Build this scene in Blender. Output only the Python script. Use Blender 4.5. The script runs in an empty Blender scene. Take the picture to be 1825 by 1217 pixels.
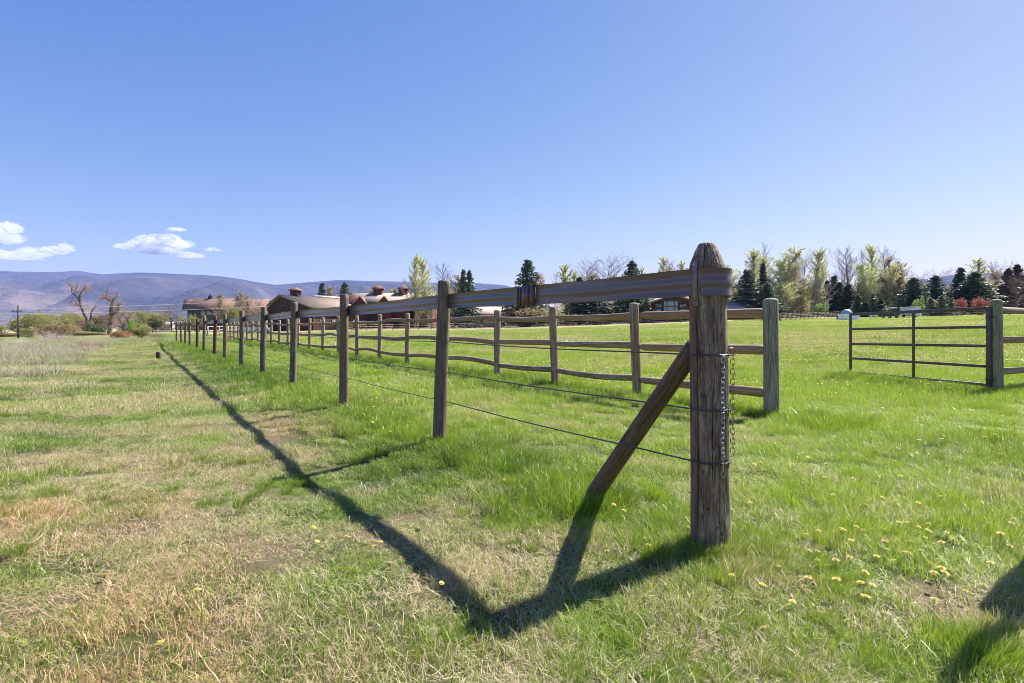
import bpy, math, random
import numpy as np
from mathutils import Vector, Matrix, Euler
R = math.radians
scene = bpy.context.scene
COL = scene.collection

# ------------------------------------------------------------------ camera, sky, sun, exposure
F = 1000.0; W_, H_ = 1825, 1217; CU = 912.5; HZ = 585.0; EYE = 1.0     # photo pixels: focal length, horizon row, eye height in metres
cam_d = bpy.data.cameras.new("camera"); cam = bpy.data.objects.new("camera", cam_d); COL.objects.link(cam)
cam.location = (0, 0, EYE); cam.rotation_euler = (R(90), 0, 0)
cam_d.sensor_width = 36; cam_d.lens = 36*F/W_
cam_d.shift_y = -(H_/2-HZ)/W_
cam_d.clip_start = 0.05; cam_d.clip_end = 60000
scene.camera = cam

SUN_AZ = math.atan2(.75, .54); SUN_EL = math.atan2(1, .924)            # azimuth from +Y towards +X
sun_dir = Vector((math.sin(SUN_AZ)*math.cos(SUN_EL), math.cos(SUN_AZ)*math.cos(SUN_EL), math.sin(SUN_EL)))
world = bpy.data.worlds.new("World"); scene.world = world; world.use_nodes = True
nt = world.node_tree; bg = nt.nodes["Background"]
sky = nt.nodes.new("ShaderNodeTexSky"); sky.sky_type = 'NISHITA'; sky.sun_disc = False
sky.sun_elevation = SUN_EL; sky.sun_rotation = SUN_AZ; sky.altitude = 0; sky.air_density = 1.0; sky.dust_density = 0.3; sky.ozone_density = 3.0
# per-channel response of the sky light (deeper overhead blue, pale horizon)
sp = nt.nodes.new("ShaderNodeSeparateColor"); cb = nt.nodes.new("ShaderNodeCombineColor"); nt.links.new(sky.outputs[0], sp.inputs[0])
for ch, (k_, g_) in enumerate([(1.20, 1.36), (.83, 1.05), (.837, .42)]):
    a = nt.nodes.new("ShaderNodeMath"); a.operation = 'MULTIPLY'; a.inputs[1].default_value = .158; nt.links.new(sp.outputs[ch], a.inputs[0])
    b = nt.nodes.new("ShaderNodeMath"); b.operation = 'POWER'; b.inputs[1].default_value = g_; nt.links.new(a.outputs[0], b.inputs[0])
    c = nt.nodes.new("ShaderNodeMath"); c.operation = 'MULTIPLY'; c.inputs[1].default_value = k_/.158; nt.links.new(b.outputs[0], c.inputs[0]); nt.links.new(c.outputs[0], cb.inputs[ch])
nt.links.new(cb.outputs[0], bg.inputs[0])
bg.inputs[1].default_value = 0.059
sl = bpy.data.lights.new("sun", 'SUN'); sl.energy = 5.0; sl.angle = R(0.5); sl.color = (1, .95, .87)
so = bpy.data.objects.new("sun", sl); COL.objects.link(so); so.rotation_euler = sun_dir.to_track_quat('Z', 'Y').to_euler()
so.location = (0, 0, 30)
vs = scene.view_settings; vs.view_transform = 'Standard'; vs.look = 'None'; vs.exposure = 1.4; vs.gamma = 1; vs.use_curve_mapping = False
cy = scene.cycles
cy.max_bounces = 6; cy.diffuse_bounces = 3; cy.glossy_bounces = 2; cy.transmission_bounces = 3; cy.volume_bounces = 2; cy.transparent_max_bounces = 8
cy.caustics_reflective = False; cy.caustics_refractive = False; cy.sample_clamp_indirect = 6
try:
    cy.use_denoising = True; cy.filter_width = 0.9; cy.denoiser = 'OPENIMAGEDENOISE'; cy.denoising_input_passes = 'RGB_ALBEDO_NORMAL'; cy.denoising_prefilter = 'ACCURATE'
except Exception: pass
rs = np.random.RandomState(7); random.seed(7)

# ------------------------------------------------------------------ numeric helpers
def ss(a, b, x):
    t = np.clip((np.asarray(x, float)-a)/(b-a), 0, 1); return t*t*(3-2*t)
def hsh(ix, iy, s):
    h = (ix.astype(np.int64)*374761393 + iy.astype(np.int64)*668265263 + s*1442695041) & 0x7fffffff
    h = ((h ^ (h >> 13))*1274126177) & 0x7fffffff; h = h ^ (h >> 16)
    return (h % 100003)/100003.0
def vn(x, y, s=0):
    x = np.asarray(x, float); y = np.asarray(y, float)
    ix = np.floor(x); iy = np.floor(y); fx = x-ix; fy = y-iy; fx = fx*fx*(3-2*fx); fy = fy*fy*(3-2*fy)
    a = hsh(ix, iy, s); b = hsh(ix+1, iy, s); c = hsh(ix, iy+1, s); d = hsh(ix+1, iy+1, s)
    return (a*(1-fx)+b*fx)*(1-fy)+(c*(1-fx)+d*fx)*fy
def fbm(x, y, s=0, o=4):
    t = 0; a = .5; n = 0
    for k in range(o):
        t = t+a*vn(x*2**k, y*2**k, s+k*17); n += a; a *= .5
    return t/n
BX = 2.6; LX = 7.17; B = -.6645                      # the two fence lines: X = BX + B*Y and X = LX + B*Y
NL = math.hypot(1, B); DIR = (B/NL, 1/NL); NR = (1/NL, -B/NL)
def left_of(x, y): return -((np.asarray(x)-BX)*NR[0]+np.asarray(y)*NR[1])
def G(x, y):
    x = np.asarray(x, float); y = np.asarray(y, float); ya = np.maximum(y, 1.0); t = x/ya
    L = left_of(x, y)
    z = -.11*ss(.1, 1.1, L)*ss(2.4, 4.3, y)
    Rr = np.interp(t, [-.75, -.4, -.25, -.05, .1, .4, .85, 1.4], [-.15, .2, .5, .72, 1.1, 2.2, 3.0, 3.0])
    q = np.clip((ya-20), 0, 130); ramp = np.where(q < 10, q*q/20, q-5)/75.0
    z = z+Rr*ramp
    z = z+(fbm(x*.35, y*.35, 3, 2)-.5)*.05*ss(2, 8, np.hypot(x, y))
    z = z+(fbm(x*.03, y*.03, 5, 2)-.5)*.5*ss(25, 90, np.hypot(x, y))*ss(-.55, -.75, t)
    return z
def g1(x, y): return float(G(np.array([x]), np.array([y]))[0])
def P(u, v, Y): return Vector(((u-CU)/F*Y, Y, EYE+(HZ-v)/F*Y))
def XU(u, Y): return (u-CU)/F*Y

# ------------------------------------------------------------------ object helpers
def mk(name, V, Q=None, T=None, mat=None, parent=None, smooth=False, attrs=None, link=True, uvs=None):
    V = np.asarray(V, np.float32).reshape(-1, 3)
    me = bpy.data.meshes.new(name)
    nq = 0 if Q is None else len(Q); n3 = 0 if T is None else len(T)
    idx = []
    if nq: idx.append(np.asarray(Q, np.int32).ravel())
    if n3: idx.append(np.asarray(T, np.int32).ravel())
    idx = np.concatenate(idx) if idx else np.zeros(0, np.int32)
    tot = np.concatenate([np.full(nq, 4, np.int32), np.full(n3, 3, np.int32)])
    st = np.concatenate([[0], np.cumsum(tot)[:-1]]).astype(np.int32) if len(tot) else np.zeros(0, np.int32)
    me.vertices.add(len(V)); me.vertices.foreach_set("co", V.ravel())
    if len(tot):
        me.loops.add(len(idx)); me.loops.foreach_set("vertex_index", idx)
        me.polygons.add(len(tot)); me.polygons.foreach_set("loop_start", st); me.polygons.foreach_set("loop_total", tot)
        if smooth: me.polygons.foreach_set("use_smooth", np.ones(len(tot), bool))
    for k, a in (attrs or {}).items():
        a = np.asarray(a, np.float32)
        if a.ndim == 1:
            at = me.attributes.new(k, 'FLOAT', 'POINT'); at.data.foreach_set("value", a)
        elif a.shape[1] == 3:
            at = me.attributes.new(k, 'FLOAT_VECTOR', 'POINT'); at.data.foreach_set("vector", a.ravel())
        else:
            at = me.attributes.new(k, 'FLOAT_COLOR', 'POINT'); at.data.foreach_set("color", a.ravel())
    me.update(calc_edges=True)
    if mat: me.materials.append(mat)
    o = bpy.data.objects.new(name, me)
    if link: COL.objects.link(o)
    if parent: o.parent = parent
    return o
def empty(name, loc=(0, 0, 0), rz=0):
    o = bpy.data.objects.new(name, None); o.location = loc; o.rotation_euler = (0, 0, rz); o.empty_display_size = .2
    COL.objects.link(o); return o
def tag(o, label=None, cat=None, group=None, kind=None):
    if label: o["label"] = label
    if cat: o["category"] = cat
    if group: o["group"] = group
    if kind: o["kind"] = kind
    return o
class MB:
    def __init__(s): s.v = []; s.q = []; s.t = []; s.n = 0
    def add(s, V, Q=(), T=()):
        V = np.asarray(V, float).reshape(-1, 3)
        if len(Q): s.q.append(np.asarray(Q, int)+s.n)
        if len(T): s.t.append(np.asarray(T, int)+s.n)
        s.v.append(V); s.n += len(V); return s
    def box(s, c, d, rz=0, rot=None):
        x, y, z = [k/2 for k in d]
        V = np.array([(-x,-y,-z),(x,-y,-z),(x,y,-z),(-x,y,-z),(-x,-y,z),(x,-y,z),(x,y,z),(-x,y,z)])
        if rz: rot = Matrix.Rotation(rz, 3, 'Z')
        if rot is not None: V = V @ np.array(rot).T
        return s.add(V+np.array(c), [(0,3,2,1),(4,5,6,7),(0,1,5,4),(1,2,6,5),(2,3,7,6),(3,0,4,7)])
    def tube(s, pts, rad, k=8, cap=True):
        pts = [Vector(p) for p in pts]; n = len(pts)
        if not hasattr(rad, '__len__'): rad = [rad]*n
        up = Vector((0, 0, 1)) if abs((pts[-1]-pts[0]).normalized().z) < .9 else Vector((1, 0, 0))
        V = []
        for i, p in enumerate(pts):
            d = (pts[min(i+1, n-1)]-pts[max(i-1, 0)]).normalized()
            a = d.cross(up).normalized(); b = a.cross(d)
            for j in range(k):
                w = 2*math.pi*j/k; V.append(p+(a*math.cos(w)+b*math.sin(w))*rad[i])
        Q = [(i*k+j, i*k+(j+1) % k, (i+1)*k+(j+1) % k, (i+1)*k+j) for i in range(n-1) for j in range(k)]
        T = []
        if cap:
            V += [pts[0], pts[-1]]; c0 = n*k; c1 = c0+1
            T = [(c0, (j+1) % k, j) for j in range(k)]+[(c1, (n-1)*k+j, (n-1)*k+(j+1) % k) for j in range(k)]
        return s.add(V, Q, T)
    def poly(s, pts):
        n = len(pts)
        if n == 4: return s.add(pts, [(0, 1, 2, 3)])
        return s.add(pts, (), [(0, i, i+1) for i in range(1, n-1)])
    def build(s, name, mat, parent=None, smooth=False, attrs=None, link=True):
        V = np.concatenate(s.v); Q = np.concatenate(s.q) if s.q else None; T = np.concatenate(s.t) if s.t else None
        return mk(name, V, Q, T, mat, parent, smooth, attrs, link)

# ------------------------------------------------------------------ materials
class NT:
    def __init__(s, name):
        s.m = bpy.data.materials.new(name); s.m.use_nodes = True; s.t = s.m.node_tree; s.N = s.t.nodes; s.N.clear()
        s.out = s.N.new("ShaderNodeOutputMaterial")
    def n(s, ty, **k):
        x = s.N.new(ty)
        for a, b in k.items(): setattr(x, a, b)
        return x
    def L(s, a, b): s.t.links.new(a, b)
    def set(s, i, v):
        if hasattr(v, 'node'): s.L(v, i)
        else: i.default_value = v
    def mix(s, f, a, b, bt='MIX'):
        x = s.n("ShaderNodeMix", data_type='RGBA', blend_type=bt)
        c = lambda v: v if hasattr(v, 'node') else (tuple(v)+(1,) if len(v) == 3 else v)
        s.set(x.inputs[0], f); s.set(x.inputs[6], c(a)); s.set(x.inputs[7], c(b)); return x.outputs[2]
    def math(s, op, a, b=0.5, clamp=False):
        x = s.n("ShaderNodeMath", operation=op, use_clamp=clamp); s.set(x.inputs[0], a); s.set(x.inputs[1], b); return x.outputs[0]
    def coords(s, kind='Object', scale=(1, 1, 1)):
        tc = s.n("ShaderNodeTexCoord"); mp = s.n("ShaderNodeMapping"); mp.inputs['Scale'].default_value = scale
        s.L(tc.outputs[kind], mp.inputs[0]); return mp.outputs[0]
    def noise(s, co, scale=5, detail=4, rough=.6, dist=0):
        x = s.n("ShaderNodeTexNoise"); s.L(co, x.inputs['Vector']); x.inputs['Scale'].default_value = scale
        x.inputs['Detail'].default_value = detail; x.inputs['Roughness'].default_value = rough; x.inputs['Distortion'].default_value = dist
        return x.outputs[0]
    def ramp(s, f, lo, hi):
        x = s.n("ShaderNodeMapRange"); x.inputs[1].default_value = lo; x.inputs[2].default_value = hi; s.L(f, x.inputs[0]); return x.outputs[0]
    def attr(s, name, ty='GEOMETRY', out='Fac'):
        x = s.n("ShaderNodeAttribute", attribute_name=name, attribute_type=ty); return x.outputs[out]
    def rand(s): return s.n("ShaderNodeObjectInfo").outputs['Random']
    def bump(s, h, st=.5, d=.01):
        x = s.n("ShaderNodeBump"); x.inputs['Strength'].default_value = st; x.inputs['Distance'].default_value = d; s.L(h, x.inputs['Height']); return x.outputs[0]
    def bsdf(s, col, rough=.7, spec=.3, metal=0, normal=None):
        p = s.n("ShaderNodeBsdfPrincipled"); c = col if hasattr(col, 'node') else tuple(col)+(1,)
        s.set(p.inputs['Base Color'], c); s.set(p.inputs['Roughness'], rough); p.inputs['Specular IOR Level'].default_value = spec
        p.inputs['Metallic'].default_value = metal
        if normal is not None: s.L(normal, p.inputs['Normal'])
        return p.outputs[0]
    def done(s, sh): s.L(sh, s.out.inputs[0]); return s.m

def m_simple(name, col, rough=.7, spec=.3, metal=0, var=.25, scale=3, bump=0):
    n = NT(name); co = n.coords(); f = n.noise(co, scale, 4)
    lo = tuple(c*(1-var) for c in col); hi = tuple(min(1, c*(1+var)) for c in col)
    return n.done(n.bsdf(n.mix(n.ramp(f, .3, .7), lo, hi), rough, spec, metal, n.bump(f, .4, bump) if bump else None))

def m_wood(name, a, b, c, moss, grain=1.0, bump=.004):
    """weathered round timber, grain along local Z"""
    n = NT(name); rnd = n.rand()
    tc = n.n("ShaderNodeTexCoord"); add = n.n("ShaderNodeVectorMath", operation='ADD'); n.L(tc.outputs['Object'], add.inputs[0])
    cmb = n.n("ShaderNodeCombineXYZ"); k = n.math('MULTIPLY', rnd, 37.0)
    for i in range(3): n.L(k, cmb.inputs[i])
    n.L(cmb.outputs[0], add.inputs[1])
    mp = n.n("ShaderNodeMapping"); mp.inputs['Scale'].default_value = (1, 1, .06); n.L(add.outputs[0], mp.inputs[0])
    mq = n.n("ShaderNodeMapping"); mq.inputs['Scale'].default_value = (1, 1, .3); n.L(add.outputs[0], mq.inputs[0])
    fine = n.noise(mp.outputs[0], 95*grain, 5, .7); med = n.noise(mp.outputs[0], 22*grain, 4, .6); blot = n.noise(mq.outputs[0], 7, 5, .65, .6)
    col = n.mix(n.ramp(blot, .35, .62), a, b)
    col = n.mix(n.ramp(med, .48, .66), col, c)
    col = n.mix(n.math('MULTIPLY', n.ramp(n.noise(mq.outputs[0], 16, 5, .7), .5, .68), .75), col, moss)
    col = n.mix(n.math('MULTIPLY', n.ramp(fine, .56, .40), .8, True), col, tuple(x*.32 for x in a))
    col = n.mix(n.ramp(rnd, 0, 1), col, n.mix(.5, col, (a[0]*1.5, a[1]*1.15, a[2]*.95)))
    h = n.math('ADD', n.math('MULTIPLY', fine, .7), n.math('MULTIPLY', med, .8))
    return n.done(n.bsdf(col, .82, .25, 0, n.bump(h, .9, bump)))
M_post = m_wood("weathered_post", (.135, .108, .078), (.175, .165, .12), (.25, .22, .17), (.15, .17, .105))
M_redpost = m_wood("red_stained_post", (.095, .045, .03), (.12, .085, .065), (.16, .12, .095), (.105, .095, .06))
M_brace = m_wood("brown_brace_log", (.12, .08, .05), (.155, .13, .09), (.21, .165, .12), (.16, .165, .10))
M_log = m_wood("peeled_log", (.27, .185, .11), (.36, .29, .21), (.50, .43, .33), (.29, .27, .18), .8)
M_greenpost = m_wood("green_treated_post", (.27, .235, .165), (.33, .32, .24), (.29, .205, .145), (.22, .27, .18), .8)

# corner post: colour laid out from vertex data (stain bands, lichen, cracks), fine grain by noise
def m_corner():
    n = NT("old_corner_post"); vc = n.attr("tone", out='Color'); sep = n.n("ShaderNodeSeparateColor"); n.L(vc, sep.inputs[0])
    co = n.coords('Object', (1, 1, .07)); fine = n.noise(co, 130, 6, .75); med = n.noise(co, 38, 5, .65)
    co2 = n.coords('Object', (1, 1, .35)); li = n.noise(co2, 55, 6, .75, .5); li2 = n.noise(co2, 14, 4, .7)
    red = n.mix(n.ramp(med, .35, .65), (.16, .085, .062), (.32, .21, .165))
    gry = n.mix(n.ramp(med, .35, .65), (.135, .09, .057), (.30, .225, .145))
    gry = n.mix(n.math('MULTIPLY', n.ramp(li, .46, .60), n.ramp(li2, .3, .6)), gry, (.38, .36, .235))
    col = n.mix(sep.outputs[0], gry, red)
    col = n.mix(n.math('MULTIPLY', n.ramp(fine, .52, .38), .75, True), col, (.035, .025, .02))
    col = n.mix(n.math('MULTIPLY', sep.outputs[2], n.ramp(li, .42, .55)), col, (.42, .42, .33))
    col = n.mix(sep.outputs[1], col, (.015, .011, .009))
    h = n.math('ADD', fine, n.math('MULTIPLY', med, .6))
    return n.done(n.bsdf(col, .85, .25, 0, n.bump(h, 1.0, .007)))
M_corner = m_corner()

def m_band():
    n = NT("brown_vinyl_band"); co = n.coords('Object', (1, 1, 1)); f = n.noise(n.coords('Object', (.5, .5, 14)), 5, 3); g = n.noise(co, 60, 5, .7); w = n.noise(n.coords('Object', (1.3, 1.3, 9)), 2.2, 2)
    col = n.mix(n.ramp(f, .2, .8), (.112, .076, .078), (.135, .096, .098))
    col = n.mix(n.math('MULTIPLY', n.ramp(g, .60, .75), .15), col, (.25, .22, .2))
    return n.done(n.bsdf(col, n.math('ADD', n.math('MULTIPLY', w, .12), .20), .6, 0, n.bump(w, .2, .012)))
M_band = m_band()
M_stub = m_simple("near_black_brown", (.05, .04, .035), .9)
M_bandm = m_simple("brown_moulded_plastic", (.11, .075, .062), .35, .5, 0, .15, 12)
M_wire = m_simple("coated_wire", (.05, .045, .05), .35, .5)
M_iron = m_simple("brown_gate_steel", (.085, .062, .058), .45, .5, .2, .3, 12)
M_zinc = m_simple("zinc_plated_steel", (.46, .47, .50), .36, .5, .75, .2, 40)
M_rust = m_simple("rusty_steel", (.16, .09, .06), .6, .4, .5, .4, 60)
M_brass = m_simple("worn_snap_steel", (.42, .36, .26), .38, .5, .8, .3, 60)
M_bracket = m_simple("brown_painted_strap", (.26, .20, .19), .5, .4, .0, .25, 30, .002)

def m_leaf(name, c1, c2, c3=None, trans=.4, rough=.5):
    n = NT(name); r = n.attr("rnd"); o = n.rand()
    col = n.mix(r, c1, c2)
    if c3: col = n.mix(n.math('MULTIPLY', o, .75), col, c3)
    p = n.bsdf(col, rough, .25); t = n.n("ShaderNodeBsdfTranslucent"); n.L(col, t.inputs[0])
    m = n.n("ShaderNodeMixShader"); m.inputs[0].default_value = trans; n.L(p, m.inputs[1]); n.L(t.outputs[0], m.inputs[2])
    return n.done(m.outputs[0])
M_needle = m_leaf("spruce_needles", (.07, .105, .065), (.16, .225, .12), (.09, .125, .10), .25)
M_needle_br = m_leaf("bronze_needles", (.055, .055, .03), (.13, .12, .06), (.09, .07, .04), .2)
M_needle_pu = m_leaf("purple_brown_needles", (.07, .045, .045), (.15, .10, .09), (.09, .06, .06), .2)
M_needle_lt = m_leaf("young_fir_needles", (.06, .11, .06), (.16, .23, .12), (.11, .16, .08), .25)
M_aspen_leaf = m_leaf("fresh_aspen_leaves", (.36, .41, .10), (.70, .74, .30), (.58, .56, .28), .55)
M_pale_leaf = m_leaf("pale_catkins", (.30, .27, .15), (.50, .47, .28), (.42, .33, .22), .5)
M_willow = m_leaf("willow_leaves", (.19, .20, .06), (.38, .38, .14), (.30, .28, .12), .5)
M_bright = m_leaf("bright_green_leaves", (.15, .25, .05), (.32, .44, .10), None, .5)
M_red = m_leaf("red_leaves", (.24, .065, .05), (.44, .17, .13), None, .45)
M_orange = m_leaf("rust_coloured_twigs", (.30, .13, .07), (.50, .27, .15), None, .2)
M_olive = m_leaf("olive_brush_leaves", (.20, .17, .07), (.38, .33, .15), (.30, .22, .12), .35)
M_darkleaf = m_leaf("dark_green_leaves", (.04, .075, .025), (.10, .15, .05), None, .3)
M_bark = m_simple("grey_brown_bark", (.16, .13, .11), .9, .1, 0, .35, 6)
M_palebark = m_simple("pale_aspen_bark", (.42, .39, .33), .85, .15, 0, .35, 4)
M_twig = m_simple("brown_twigs", (.24, .18, .155), .9, .1, 0, .3, 2)
M_greytwig = m_simple("grey_twigs", (.21, .185, .19), .9, .1, 0, .3, 2)
M_whitetwig = m_simple("bleached_twigs", (.52, .46, .40), .9, .1, 0, .25, 5)
M_drytwig = m_simple("dry_twigs", (.40, .32, .23), .9, .1, 0, .25, 9)
M_deadbark = m_simple("dark_dead_bark", (.12, .10, .10), .9, .1, 0, .4, 3)
M_pinktwig = m_simple("pink_brown_twigs", (.34, .235, .20), .9, .1, 0, .25, 2)

# ------------------------------------------------------------------ ground colour fields
def fields(x, y):
    """dryness, yellow-green hue, warmth of the straw, bareness at a ground point"""
    x = np.asarray(x, float); y = np.asarray(y, float); L = left_of(x, y)
    n1 = fbm(x*1.3, y*1.3, 11, 4); n2 = fbm(x*.45, y*.45, 23, 3); n3 = fbm(x*3.2, y*3.2, 31, 3); n4 = fbm(x*.09, y*.09, 41, 3)
    left = ss(.35, 1.0, L)
    corner = ss(4.0, 2.7, y+1.2*(n2-.5))*ss(1.55, 2.4, L+.8*(n1-.5))
    weeds = ss(9.5, 13, y)*ss(3.2, 4.4, L+(n2-.5)*2)
    paddock = ss(-3.4, -4.2, L)
    dry = .10+.25*left-.05*(1-left)*ss(1.5, 2.6, y)
    dry = dry+.34*corner+.22*weeds-.10*paddock*(1-ss(20, 60, y)*.0)
    dry = dry+(n1-.5)*1.15*(.6+.5*left)*(1-.3*paddock)+(n2-.5)*.5+(n3-.5)*.6
    dry = dry-.35*np.exp(-((L+.0)/.42)**2)*ss(3.2, 4.4, y)
    dry = dry-.22*np.exp(-((L+3.8)/.7)**2)
    front = ss(2.6, 1.9, y)*(1-left)
    n5 = fbm(x*.22, y*.16, 67, 4); dry = dry+.07*front+paddock*ss(8, 20, y)*(.28+1.3*(n5-.5))+(n3-.5)*.35+(fbm(x*7, y*7, 33, 2)-.5)*.35
    dry = np.clip(dry, .02, .97)
    hue = np.clip(.34+.28*paddock+.34*ss(0, -1.0, L)+(n2-.5)*.9+(n4-.5)*.7+(fbm(x*5, y*5, 35, 2)-.5)*.8-.25*np.exp(-((L+3.8)/.6)**2), 0, 1)
    warm = np.clip(.25+.75*corner*ss(.35, .6, n2+.12)+(n1-.5)*.7-.35*weeds, 0, 1)
    bare = .95*np.clip(ss(.585, .68, fbm(x*1.9+5, y*1.9, 57, 3))*(.5*left*ss(4.5, 3, L)+.9*front)*ss(14, 6, y), 0, 1)
    return dry, hue, warm, bare

# ground sheet: polar grid, fine near the camera, out past the mountains
def build_ground():
    rr = np.concatenate([[0.02], np.geomspace(.4, 9300, 330)])
    th = np.radians(np.concatenate([np.arange(-60, 60, .3), np.arange(60, 300, 4.0)]))
    m = len(th); A, Rr = np.meshgrid(th, rr)
    X = Rr*np.sin(A); Y = Rr*np.cos(A); Z = G(X, Y)*ss(4000, 600, Rr)
    V = np.stack([X, Y, Z], -1).reshape(-1, 3)
    i = np.arange(len(rr)-1)[:, None]*m; j = np.arange(m)[None, :]; j2 = (j+1) % m
    Q = np.stack([i+j, i+j2, i+m+j2, i+m+j], -1).reshape(-1, 4)[:, ::-1]
    dry, hue, warm, bare = fields(V[:, 0], V[:, 1])
    x, y = V[:, 0], V[:, 1]; t = x/np.maximum(y, 1)
    yard = ss(108, 118, y+8*(fbm(x*.05, y*.05, 9)-.5))*ss(-.62, -.5, t)*ss(.62, .5, t)*ss(420, 300, y)
    far = ss(45, 110, np.hypot(x, y))
    n = NT("ground_turf"); dA = n.attr("dry"); hA = n.attr("hue"); wA = n.attr("warm"); bA = n.attr("bare"); yA = n.attr("yard"); fA = n.attr("far")
    co = n.coords('Object'); f1 = n.noise(co, 14, 6, .7); f2 = n.noise(co, 90, 4, .7); f3 = n.noise(co, .35, 5, .7)
    soil = n.mix(n.ramp(f2, .3, .7), (.13, .085, .06), (.30, .20, .145))
    thatch = n.mix(n.ramp(f1, .3, .7), (.06, .048, .026), (.17, .135, .075))
    grn = n.mix(hA, (.035, .055, .012), (.08, .11, .025))
    base = n.mix(dA, grn, thatch); base = n.mix(bA, base, soil)
    fg = n.mix(n.ramp(f3, .3, .7), (.19, .25, .065), (.32, .35, .12)); farc = n.mix(n.math('MULTIPLY', dA, .9), fg, (.34, .29, .17))
    base = n.mix(fA, base, farc)
    yd = n.mix(n.ramp(n.noise(co, .12, 5, .7), .45, .6), (.33, .235, .175), (.17, .21, .07)); yd = n.mix(n.ramp(n.noise(co, .9, 4, .7), .5, .7), yd, (.22, .12, .09))
    base = n.mix(yA, base, yd)
    h = n.math('ADD', n.math('MULTIPLY', f1, 1.0), n.math('MULTIPLY', f2, .4))
    mat = n.done(n.bsdf(base, .9, .15, 0, n.bump(h, .9, .03)))
    o = mk("ground", V, Q, None, mat, None, True, dict(dry=dry, hue=hue, warm=warm, bare=bare, yard=yard, far=far))
    tag(o, "grassy meadow ground running out to the mountains", "ground", kind="structure")
build_ground()

# pale road crossing the flats
def strip(name, pts, w, mat, lift, label, cat):
    V = []; Q = []
    P2 = []
    for a, b in zip(pts[:-1], pts[1:]):
        for k in range(30): P2.append((a[0]+(b[0]-a[0])*k/30, a[1]+(b[1]-a[1])*k/30))
    P2.append(pts[-1])
    for i, p in enumerate(P2):
        q = P2[min(i+1, len(P2)-1)]; o = P2[max(i-1, 0)]; d = Vector((q[0]-o[0], q[1]-o[1], 0)).normalized(); nn = Vector((-d.y, d.x, 0))
        for s in (-1, 0, 1):
            c = Vector((p[0], p[1], 0))+nn*w/2*s; V.append((c.x, c.y, g1(c.x, c.y)+lift+(.0 if s else .1)))
    for i in range(len(P2)-1):
        for s in (0, 1): Q.append((i*3+s, i*3+s+1, i*3+s+4, i*3+s+3))
    return tag(mk(name, V, Q, None, mat, None, True), label, cat, kind="structure")
M_road = m_simple("pale_gravel_road", (.46, .38, .30), .9, .1, 0, .15, .5)
strip("road", [(-420, 235), (-250, 225), (-130, 190), (-60, 165), (20, 160)], 9, M_road, .25, "pale gravel road crossing the flats beyond the willows", "road")

# ------------------------------------------------------------------ mountains
def build_mountains():
    prof = [(-1500, 520), (-600, 500), (-200, 486), (0, 482), (100, 484), (140, 481), (160, 484), (185, 487), (220, 485), (250, 484), (330, 487), (400, 491), (450, 500), (490, 506), (520, 504), (560, 501), (605, 498),
            (640, 499), (740, 501), (850, 503), (900, 506), (925, 515), (950, 532), (1000, 556), (1200, 566), (1380, 556), (1460, 525), (1500, 508), (1600, 503), (1640, 497), (1700, 488), (1760, 485), (1825, 485), (1950, 480), (2400, 495), (3200, 530)]
    u = np.linspace(-1500, 3200, 760); s = np.linspace(0, 1.35, 120); U, S = np.meshgrid(u, s)
    v = np.interp(u, [p[0] for p in prof], [p[1] for p in prof]); v = v+(vn(u*.03, u*0, 4)-.5)*1.4
    crest = (HZ-v)/F*7000; C = np.tile(crest, (len(s), 1))
    Y = 2600+4400*S; X = (U-CU)/F*Y
    sh = np.where(S <= 1, np.clip(S, 0, 1)**1.25, 1-.6*(S-1)/.35)
    rid = 1-np.abs(2*fbm(X*.0011+Y*.0002, Y*.00035, 77, 5)-1); rid2 = fbm(X*.004, Y*.0015, 79, 4)
    amp = np.clip(4*S*(1-S), 0, 1)*(S < 1)
    Z = C*(sh+amp*((rid-.72)*.75+(rid2-.5)*.28)) - 8
    cap = C/7000*Y*(.80+.19*S); Z = np.where(S < 1, np.where(Z > cap, cap+(Z-cap)*.12, Z), Z)
    V = np.stack([X, Y, Z], -1).reshape(-1, 3); m = len(u)
    i = np.arange(len(s)-1)[:, None]*m; j = np.arange(m-1)[None, :]
    Q = np.stack([i+j, i+j+1, i+m+j+1, i+m+j], -1).reshape(-1, 4)
    nz = fbm(X*.0009, Y*.0007, 90, 4)
    tan = ss(.5, .62, nz)*ss(.75, .35, S); dark = ss(.55, .62, fbm(X*.0016, Y*.004, 95, 4))*ss(.84, .92, S)*ss(1.0, .96, S)
    n = NT("mountain_sage"); t = n.attr("tan"); d = n.attr("dark"); co = n.coords('Object', (1, .5, 3)); f = n.noise(co, .004, 7, .7); f2 = n.noise(co, .02, 5, .7)
    col = n.mix(n.ramp(f, .35, .65), (.045, .040, .052), (.085, .070, .078)); col = n.mix(n.math('MULTIPLY', n.ramp(f2, .55, .7), .5), col, (.025, .03, .04))
    col = n.mix(n.math('MULTIPLY', t, n.ramp(f, .3, .55)), col, (.23, .17, .135)); col = n.mix(d, col, (.010, .014, .024))
    o = mk("mountains", V, Q, None, n.done(n.bsdf(col, .95, .05, 0, n.bump(n.math('ADD', f, n.math('MULTIPLY', f2, .3)), 1.0, 90))), None, True, dict(tan=tan.ravel(), dark=dark.ravel()))
    tag(o, "long flat-topped range of hazy blue sagebrush mountains on the horizon", "mountains", kind="structure")
build_mountains()

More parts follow.
